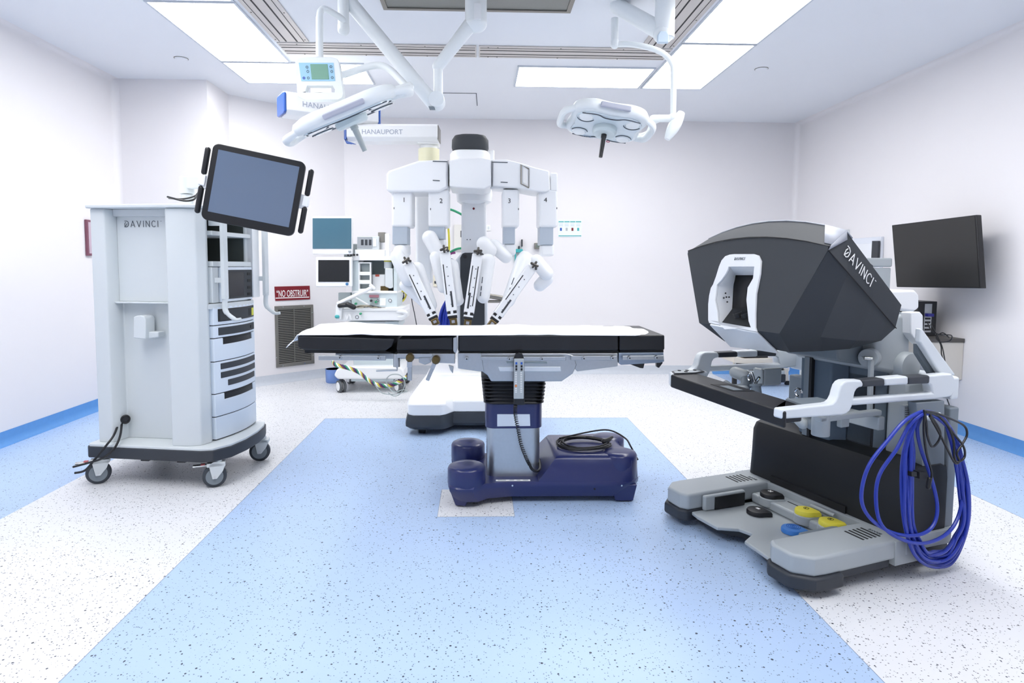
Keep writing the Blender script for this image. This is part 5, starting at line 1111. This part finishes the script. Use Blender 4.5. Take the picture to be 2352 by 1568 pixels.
ap(R4(777, 672, 806, 690), q+.02, .08, 'suction_bottle', M_ashadow, b=.006); ap(R4(777, 690, 806, 712), q+.05, .05, 'suction_frame', M_cart)
# breathing hoses, cuff and tangled leads
mb = MB(); mb.cap(Y(778, 697, q-.15), Y(855, 660, q-.10), .022, .018); mb.cap(Y(852, 656, q-.10), Y(858, 662, q-.1), .02); mb.build('support_boom', M_white, an)
mb = MB(); mb.cap(Y(818, 684, q-.05), Y(852, 704, q-.05), .010); mb.build('thin_boom', M_white, an)
ap(((771, 700), (780, 695), (786, 700), (784, 734), (773, 736), (769, 728)), q-.16, .08, 'absorber', M_white, b=.012, s=3)
mb = MB(); mb.cap(Y(780, 702, q-.17), Y(800, 700, q-.17), .022); mb.cap(Y(798, 699, q-.17), Y(812, 705, q-.17), .026); mb.build('breathing_bag', M_black, an)
mb = MB()
rg = random.Random(4)
for k in range(9): mb = MB(); mb.tube(smooth([Y(818+rg.uniform(-6, 6), 706, q-.12), Y(835+rg.uniform(-6, 6), 700+rg.uniform(0, 6), q-.14), Y(855+rg.uniform(-6, 6), 704+rg.uniform(-3, 3), q-.13), Y(880+rg.uniform(-8, 8), 707, q-.12)]), .005, n=6); mb.build('lead', mat('lead_beige', '#a8a08c', .5) if k % 3 else M_slate, an)
mb = MB(); mb.tube(smooth([Y(795, 722, q-.15), Y(797, 733, q-.15), Y(802, 722, q-.15), Y(806, 734, q-.15)]), .010); mb.build('port_tubes', M_white, an)
mb = MB(); c = Y(773, 727, q-.17); mb.cap(c, c+EX*.01, .018); mb.build('knob', M_teal, an)
# handle
mb = MB(); mb.tube(smooth([Y(912, 716, q-.1), Y(925, 715, q-.14), Y(933, 720, q-.14), Y(928, 727, q-.12), Y(912, 728, q-.1)]), .020); mb.build('side_handle', M_white, an)
# screens and top boxes
def screen(x0, y0, x1, y1, sx0, sy0, sx1, sy1, yy, m_, nm, knob):
    s_ = ap(R4(x0, y0, x1, y1), yy, .06, nm, M_white, b=.014, s=4)
    ap(R4(sx0, sy0, sx1, sy1), yy-.004, .01, 'screen', m_, s_, 0)
    c = Y(*knob, yy-.004); mb = MB(); mb.lathe(c, [(.001, -.012), (.013, -.010), (.015, .004)], (0, 1, 0), 20); mb.build('dial', M_steel if nm == 'upper_display' else mat('dial_blue', '#3a76a8', .4), an, s_)
screen(717, 496, 809, 584, 718, 501, 807, 571, q-.08, mat('screen_teal', '#466d80', .15, coat=.4), 'upper_display', (803, 577))
screen(725, 590, 808, 659, 731, 597, 802, 647, q-.10, M_screend, 'lower_display', (797, 652))
ap(R4(795, 580, 830, 588), q+.0, .1, 'display_arm', M_steel); ap(R4(790, 560, 822, 650), q+.10, .05, 'display_mount', M_ashadow)
mb = MB(); mb.cap(Y(795, 620, q+.02), Y(830, 600, q+.1), .02); mb.build('display_arm', M_white, an)
ap(R4(815, 573, 884, 590), q-.02, .4, 'top_box', M_white); tb = ap(R4(820, 542, 870, 573), q-.0, .3, 'module_rack', M_cart)
ap(R4(821, 544, 855, 570), q-.006, .01, 'rack_front', M_steel, tb, 0)
for k in range(3): ap(R4(829+k*9, 550, 835+k*9, 563), q-.010, .01, 'slot', M_slate, tb, .002)
ap(R4(857, 548, 864, 566), q-.010, .01, 'module', M_white, tb, .002); ap(R4(868, 533, 884, 556), q+.05, .1, 'clamp_box', M_steeld); ap(R4(884, 536, 894, 590), q+.02, .14, 'top_post', M_white)
for k in range(4): c = Y(799+k*7, 585, q-.05); mb = MB(); mb.cyl(c, c+EY*.02, .010); mb.build('knob', M_slot, an)
# castors
for px in (781, 915):
    for yy, of in ((q-.05, 0), (q+.42, 0)):
        x = Y(px, 885, q-.05).x; r_ = .062
        for s_ in (0, 1):
            mb = MB(); axw = Vector((.80, .60, 0)); c = Vector((x+.01, yy, r_))+axw*(s_*.045-.02); mb.tube([c+axw*k for k in (-.014, -.010, .010, .014)], [.052, r_, r_, .052], n=32); w_ = mb.build('castor', mat('castor_grey', '#5a5e62', .5), an)
            mb = MB(); mb.lathe(c, [(.001, -.018), (.044, -.016), (.046, -.012)], axw, 28); mb.build('castor_cap', M_white, an, w_)
mb = MB(); mb.cyl((Y(781, 885, q-.05).x+.015, q-.05, .11), (Y(781, 885, q-.05).x+.015, q-.05, .16), .02); mb.cyl((Y(915, 885, q-.05).x+.015, q-.05, .11), (Y(915, 885, q-.05).x+.015, q-.05, .16), .02); mb.build('castor_stem', M_slate, an)
# striped lead bundle
sl = thing('lead_bundle', 'twisted bundle of multicoloured patient leads drooping in front of the anaesthesia base', 'cable', Y(860, 890, 5.9))
path = smooth([Y(764, 830, 5.95), Y(772, 838, 5.93), Y(800, 845, 5.9), Y(825, 855, 5.9), Y(845, 872, 5.88), Y(865, 883, 5.86), Y(890, 886, 5.86), Y(915, 878, 5.88), Y(933, 866, 5.9)], 12)
for k in range(5):
    P = []
    for i, p in enumerate(path): a = i*.55+k*2*PI/5; P.append(p+EZ*.013*math.sin(a)+EY*.013*math.cos(a))
    ms = [M_hosey, M_white, M_green, M_navy, mat('lead_plum', '#6f3050', .4)]
    mb = MB(); mb.tube(P, .0085, n=7); mb.build('lead', ms[k], sl)
gc = thing('grey_cable', 'thin grey cable looped loosely on the floor under the striped leads', 'cable', Y(900, 905, 5.85))
mb = MB(); mb.tube(smooth([Y(860, 880, 5.8), Y(868, 893, 5.8), Y(880, 903, 5.8), Y(905, 905, 5.8), Y(930, 900, 5.8), Y(934, 898, 5.8), Y(925, 895, 5.8), Y(905, 900, 5.8), Y(890, 885, 5.8), Y(888, 870, 5.8), Y(900, 860, 5.8), Y(920, 862, 5.8), Y(930, 880, 5.8), Y(920, 903, 5.8), Y(905, 909, 5.8), Y(890, 900, 5.8)], 8), .005, n=7); mb.build('cord', M_ashadow, gc)
# yellow hose + dark cords right of the machine
mb = MB(); mb.tube(smooth([Y(914, 668, 6.7), Y(928, 670, 6.7), Y(932, 680, 6.85), Y(924, 692, 6.85), Y(912, 695, 6.85)]), .009); mb.build('yellow_hose', M_hosey, an)
for pth in (((915, 650), (925, 665), (928, 690), (922, 680)), ((943, 655), (946, 690), (952, 720), (958, 752)), ((938, 655), (936, 672), (926, 690), (930, 655))):
    mb = MB(); mb.tube(smooth([Y(a, b, 6.9) for a, b in pth]), .005); mb.build('cord', M_slate, an)
# blue bin
c = Z(762, 881, 0); c.y += .09
mb = MB(); mb.lathe((c.x, c.y, 0), [(.001, .001), (.078, .001), (.085, .01), (.088, .145), (.092, .147), (.092, .152), (.084, .152), (.080, .02), (.001, .018)], n=40); o = mb.build('bucket', mat('bucket_blue', '#7d9fe0', .4), ang=50, org=(c.x, c.y, 0)); tag(o, 'small round blue bucket on the floor beside the anaesthesia machine', 'bucket')

# ================================================================ WALL ITEMS
dg = (Vector((DGX, DGY, 0))-Vector((XN, 6.44, 0))).normalized(); dn = Vector((dg.y, -dg.x, 0)); P0 = Vector((XN, 6.44, 0))
DP = lambda a, b, off=0: PLN(a, b, P0+dn*off, dn)
def dq(pts, off, th, nm, m, root, par=None, b=.002): mb = MB(); mb.prism([DP(a, c, off) for a, c in pts], dn*th); return mb.build(nm, m, root, par, bevel=b)
vg = thing('wall_grille', 'stainless louvred air grille low on the slanted wall below the red sign', 'air vent', DP(675, 770))
out_ = ((630, 703), (718, 699), (721, 834), (634, 844)); inn_ = ((637, 710), (712, 706), (714, 826), (640, 835))
mb = MB(); mb.holed([DP(*p, .002) for p in out_], [[DP(*p, .002) for p in inn_]], dn*.016); mb.build('frame', M_steeld, vg, bevel=.003)
dq(inn_, .001, .003, 'grille_back', M_slot, vg, b=0)
for k in range(31):
    t = (k+.5)/31; a = DP(inn_[0][0]+(inn_[3][0]-inn_[0][0])*t, inn_[0][1]+(inn_[3][1]-inn_[0][1])*t, .006); b = DP(inn_[1][0]+(inn_[2][0]-inn_[1][0])*t, inn_[1][1]+(inn_[2][1]-inn_[1][1])*t, .006)
    mb = MB(); mb.prism([a, a+EZ*.006+dn*-.004, a+EZ*.008+dn*.004, a+dn*.006-EZ*.002], b-a); mb.build('louvre', M_steeld, vg)
dq(((674, 708), (675.5, 708), (678, 831), (676.5, 831)), .012, .003, 'mullion', M_steeld, vg, b=0)
for p in ((650, 705), (698, 703), (633, 722), (717, 718), (635, 821), (719, 815), (650, 840), (700, 834)):
    c = DP(p[0], p[1], .018); mb = MB(); mb.cyl(c, c+dn*.003, .006, n=10); mb.build('screw', M_chrome, vg)
ns = thing('red_sign', 'dark red wall sign with white capitals above the grille', 'sign', DP(671, 675))
dq(((630, 658), (711, 656), (712, 687), (632, 691)), .002, .006, 'plate', M_red, ns)
tx = (DP(712, 670)-DP(631, 672)).normalized()
text('“NO OBSTRUIR”', DP(635, 682, .0085), dg, EZ, .105, M_inkw, ns, None, fit=(DP(708, 682)-DP(635, 682)).length, depth=.0015)
dq(((633, 683.5), (710, 681), (710, 683), (633, 685.5)), .008, .001, 'underline', M_inkw, ns, b=0)
# small things on the back wall
yb = YB-.002
def wq(pts, d, nm, m, root=None, par=None, b=.003, y=yb): mb = MB(); mb.prism([Y(a, c, y) for a, c in pts], (0, -d, 0)); return mb.build(nm, m, root, par, bevel=b)
ps = thing('wall_poster', 'small white poster with teal bars and tiny pictures on the back wall', 'poster', Y(1309, 545, yb))
wq(R4(1282, 504, 1336, 544), .003, 'sheet', mat('poster_white', '#e9f1f6', .5), ps, b=0)
for k in range(4):
    wq(R4(1283+k*13.2, 508, 1295+k*13.2, 510.5), .0045, 'teal_bar', M_teal, ps, b=0)
    wq(R4(1286+k*13.2, 523, 1290.5+k*13.2, 530), .0045, 'picture', (M_pblue2, M_cgr, M_red, M_teal)[k], ps, b=0)
wq(R4(1283, 540.5, 1335, 542.5), .0045, 'teal_bar', M_teal, ps, b=0)
mb = MB()
for r_ in range(3):
    for k in range(4): a, b = Y(1284+k*13.2, 514+r_*2.6, yb-.0035), Y(1293+k*13.2, 514+r_*2.6, yb-.0035); mb.prism([a, b, b+EZ*.003, a+EZ*.003], (0, -.0008, 0))
mb.build('fine_print', mat('print_blue', '#9fb4d2', .5), ps)
gb = thing('grey_wall_box', 'small square grey box fixed to the back wall beside the fourth robot arm', 'wall box', Y(1235, 572, yb))
wq(R4(1227, 558, 1243, 572), .06, 'box', M_steeld, gb, b=.006); wq(R4(1230, 561, 1240, 569), .063, 'cover', mat('box_cover', '#6f7a74', .4), gb)
tf = thing('teal_wall_holder', 'small teal holder with a thin tube on the back wall behind the third arm', 'wall holder', Y(1192, 600, yb))
wq(R4(1183, 572, 1200, 580), .07, 'cup', M_teal, tf, b=.006); wq(R4(1182, 578, 1185, 600), .05, 'side_strip', M_teal, tf); wq(R4(1197, 550, 1200, 566), .05, 'tube', M_slate, tf); wq(R4(1190, 565, 1193, 573), .05, 'stem', M_slate, tf)
sw = thing('wall_outlet_panel', 'tall pale gas outlet plate on the back wall left of the robot column', 'outlet plate', Y(1052, 575, yb)); wq(R4(1043, 516, 1062, 575), .03, 'plate', mat('plate_pale', '#e4e2dc', .5), sw); wq(R4(1058, 530, 1062, 545), .035, 'socket', M_slate, sw)
so = thing('light_switch', 'small white switch plate on the back wall right of the robot column', 'switch', Y(1125, 525, yb)); wq(R4(1117, 517, 1127, 530), .012, 'plate', M_white, so); wq(R4(1120, 520, 1124, 527), .015, 'rocker', M_cart, so)
s3 = thing('wall_socket', 'cream wall socket seen between robot arm one and arm two', 'socket', Y(1000, 655, yb)); wq(R4(995, 632, 1008, 658), .012, 'plate', mat('plate_cream', '#ece6d2', .5), s3); wq(R4(998, 645, 1003, 651), .02, 'inlet', M_slate, s3)
# left wall panel
c0, c1 = X(199, 505, XL+.004), X(207, 587, XL+.004)
py0, py1 = 4.95, 5.20
yl = [p for p in (0,)]
a = X(196.5, 545, XL+.004); 
lw = thing('wall_panel_board', 'dark framed notice board on the left wall seen nearly edge-on behind the tower', 'notice board', X(203, 587, XL+.004))
ya, ybb = c0.y+.05, c0.y-.03; zt0, zt1 = X(203, 587, XL).z, X(203, 505, XL).z
mb = MB(); mb.box(XL+.002, XL+.022, ybb, ya, zt0, zt1); mb.build('frame', mat('plum_frame', '#7c4a5c', .4), lw, bevel=.003); mb = MB(); mb.box(XL+.020, XL+.024, ybb+.02, ya-.02, zt0+.02, zt1-.02); mb.build('board', mat('board_face', '#c4b0be', .4), lw)
# television on the right wall
tv = thing('wall_television', 'large blank black television mounted on the right wall, angled towards the table', 'television', X(2150, 660, 3.78))
q0, q1, q2 = X(2048, 517, 3.56), X(2243, 493, 3.70), X(2254, 662, 3.70)
# build as a flat box, slightly turned towards the room
A_, B_ = Vector((3.54, 0, 0)), Vector((3.72, 0, 0))
a = X(2048, 517, 3.50); b = X(2243, 493, 3.62); c = X(2254, 662, 3.62); d = X(2059, 659, 3.50)
ex = (b-a); ex.z = 0; ex.normalize(); nz = Vector((ex.y, -ex.x, 0)); nz = -nz if nz.x > 0 else nz
mb = MB(); mb.prism([a, b, c, d], -nz*.045); tvb = mb.build('bezel', M_black, tv, bevel=.005)
cc = (a+b+c+d)/4; mb = MB(); mb.prism([cc+(p-cc)*.965+nz*.0005 for p in (a, b, c, d)], nz*.0015); mb.build('screen', mat('tv_screen', '#232323', .35), tv, tvb)
mb = MB(); m0 = cc-nz*.045; mb.box(m0.x, XR-.002, m0.y-.12, m0.y+.12, m0.z-.12, m0.z+.12); mb.build('wall_bracket', M_slate, tv)
# door on the right wall
dd = XR-.001
def xq(pts, th, nm, m, root=None, par=None, b=.003, x=dd, **k): mb = MB(); mb.prism([X(p_, q_, x) for p_, q_ in pts], (-th, 0, 0)); return mb.build(nm, m, root, par, bevel=b, **k)
ya, yb_ = X(2031, 543, dd).y, X(1925, 546, dd).y; zt_ = X(2031, 543, dd).z
M_door = mat('door_white', '#e8ebf1', .45)
mb = MB(); mb.box(dd-.03, dd, ya, yb_+.05, 0, zt_); dr_ = mb.build('door_1', mat('door_frame', '#dfe4ee', .4), kind='structure', org=(dd, (ya+yb_)/2, 0), bevel=.004)
mb = MB(); mb.box(dd-.045, dd-.03, ya+.07, yb_, .01, zt_-.06); mb.build('door_leaf', M_door, dr_, bevel=.003)
mb = MB(); mb.box(dd-.052, dd-.044, ya+.30, yb_-.05, zt_-.62, zt_-.16); mb.build('door_window', mat('door_glass', '#d9e6f6', .15, coat=.5), dr_)
mb = MB(); mb.prism([X(p_, q_, dd-.06) for p_, q_ in ((2003, 553), (2017, 553), (2015, 592), (2001, 592))], (.02, 0, 0)); mb.build('door_blind', M_slate, dr_)
fa = thing('fire_call_point', 'tiny red and white box on the right wall above the door', 'alarm', X(1946, 553, dd)); xq(((1942, 527), (1952, 527), (1951, 552), (1941, 552)), .04, 'case', M_cart, fa); xq(((1943, 534), (1951, 534), (1951, 545), (1943, 545)), .045, 'red_face', mat('alarm_red', '#b02a3c', .4), fa); xq(((1934, 544), (1951, 546), (1950, 551), (1934, 550)), .05, 'bracket', M_slot, fa)
# counter with computer on the right wall
sh_ = thing('wall_counter', 'beige wall-hung unit with a dark top at right, under the computer', 'wall unit', X(2180, 860, XR))
y0_, y1_ = 4.66, 5.35; zt2 = .755
mb = MB(); mb.box(XR-.34, XR-.002, y0_, y1_, zt2-.03, zt2); mb.build('dark_top', mat('laminate_dark', '#54514e', .5), sh_, bevel=.003)
mb = MB(); mb.prism([Vector((x, y0_+.01, z)) for x, z in ((XR-.33, zt2-.03), (XR-.002, zt2-.03), (XR-.002, zt2-.33), (XR-.06, zt2-.33), (XR-.30, zt2-.20))], (0, y1_-y0_-.02, 0)); mb.build('cabinet', M_beige, sh_, bevel=.003)
pcx = thing('desktop_computer', 'small black desktop computer standing on end, its rear sockets facing the room', 'computer', Vector((XR-.2, 4.95, zt2)))
za, zb2 = zt2+.001, Y(2130, 692, 4.84).z; x0c, x1c = Y(2110, 692, 4.84).x, Y(2153, 692, 4.84).x
mb = MB(); mb.box(x0c, x1c, 4.84, 5.16, za, zb2); cb = mb.build('case', M_black, pcx, bevel=.003)
mb = MB(); mb.box(x1c-.105, x1c-.045, 4.835, 4.842, za+.03, zb2-.02); pn = mb.build('rear_plate', M_steel, pcx, cb)
for k in range(5): mb = MB(); mb.box(x1c-.098, x1c-.055, 4.831, 4.836, za+.045+k*.03, za+.060+k*.03); mb.build('port', M_slot, pcx, pn)
mb = MB(); mb.box(x1c-.10, x1c-.05, 4.80, 4.836, za+.16, za+.185); mb.build('video_plug', mat('vga_blue', '#2f2f86', .4), pcx, cb, bevel=.003)
for pth in (((2130, 740), (2140, 760), (2160, 768), (2185, 770), (2182, 782), (2160, 785), (2150, 775), (2165, 764), (2180, 775)), ((2138, 745), (2155, 775), (2165, 800), (2172, 840)), ((2142, 760), (2160, 790), (2163, 815), (2172, 838))):
    mb = MB(); mb.tube(smooth([X(a, b, XR-.36) for a, b in pth]), .004, n=7); mb.build('cord', M_black, pcx)
lc_ = thing('wall_cable', 'thin dark cord hanging down the right wall beside the cable hook', 'cable', X(2180, 952, XR-.01)); mb = MB(); mb.tube(smooth([X(2172, 900, XR-.01), X(2175, 915, XR-.01), X(2181, 935, XR-.01), X(2176, 953, XR-.01)]), .004, n=6); mb.build('cord', M_slate, lc_)
# grey cabinet behind the console
gk = thing('grey_equipment_cabinet', 'tall grey equipment cabinet half hidden behind the console hood', 'cabinet', (3.0, 4.8, 0))
p_ = Y(1985, 592, 4.6); q_ = Y(2048, 592, 4.6)
mb = MB(); mb.box(2.72, q_.x, 4.6, 5.05, .12, Y(2040, 614, 4.6).z-.004); mb.build('body', M_cgr, gk, bevel=.006)
mb = MB(); mb.box(2.72, q_.x+.004, 4.59, 5.05, Y(2040, 613, 4.6).z, p_.z); tp = mb.build('top_section', M_cgr, gk, bevel=.012)
mb = MB(); mb.tube([Y(1975, 604, 4.588), Y(1996, 604, 4.588), Y(2004, 610, 4.588), Y(2005, 622, 4.588)], .004, n=5); mb.build('front_seam', M_slate, gk, tp)
for x in (2.76, q_.x-.05):
    for y in (4.65, 5.0): mb = MB(); mb.cyl((x-.015, y, .06), (x+.015, y, .06), .06); mb.build('castor', M_black, gk)
# trolley in the far right corner
tl = thing('low_equipment_trolley', 'low beige equipment trolley with black-footed legs in the far right corner', 'trolley', (3.1, 6.7, 0))
def tp_(pts, y, d, nm, m, b=.004, par=None): mb = MB(); mb.prism([Y(a, c, y) for a, c in pts], (0, d, 0)); return mb.build(nm, m, tl, par, bevel=b)
tp_(((1686, 818), (1712, 824), (1775, 823), (1775, 833), (1712, 835), (1686, 833)), 6.55, .35, 'upper_box', M_beige)
tp_(((1702, 818), (1764, 806), (1764, 823), (1712, 823)), 6.6, .3, 'dark_cover', M_slot)
tp_(((1721, 845), (1800, 842), (1800, 852), (1721, 851)), 6.5, .35, 'dark_shelf', M_slot)
dsh = tp_(((1720, 851), (1803, 851), (1803, 859), (1720, 859)), 6.48, .38, 'drawer_tray', M_cgr)
tp_(((1758, 853), (1763, 853), (1763, 857), (1758, 857)), 6.475, .01, 'blue_mark', M_pblue2, 0, dsh)
for xa, xb in ((1686, 1689), (1802, 1810)):
    tp_(((xa, 820), (xb, 820), (xb, 866), (xa, 866)) if xa < 1700 else ((1801, 846), (1811, 846), (1812, 880), (1805, 880)), 6.62, .03, 'leg', M_beige, 0.002)
for px, py in ((1687, 866), (1808, 878)):
    c = Y(px, py, 6.63); mb = MB(); mb.box(c.x-.022, c.x+.022, c.y-.02, c.y+.02, 0.001 if c.z < .12 else c.z-.03, c.z+.02); mb.build('foot', M_slot, tl, bevel=.003)
mb = MB(); mb.box(Y(1722, 858, 6.6).x, Y(1800, 858, 6.6).x, 6.55, 6.85, .04, .13); mb.build('base', M_slate, tl, bevel=.005)
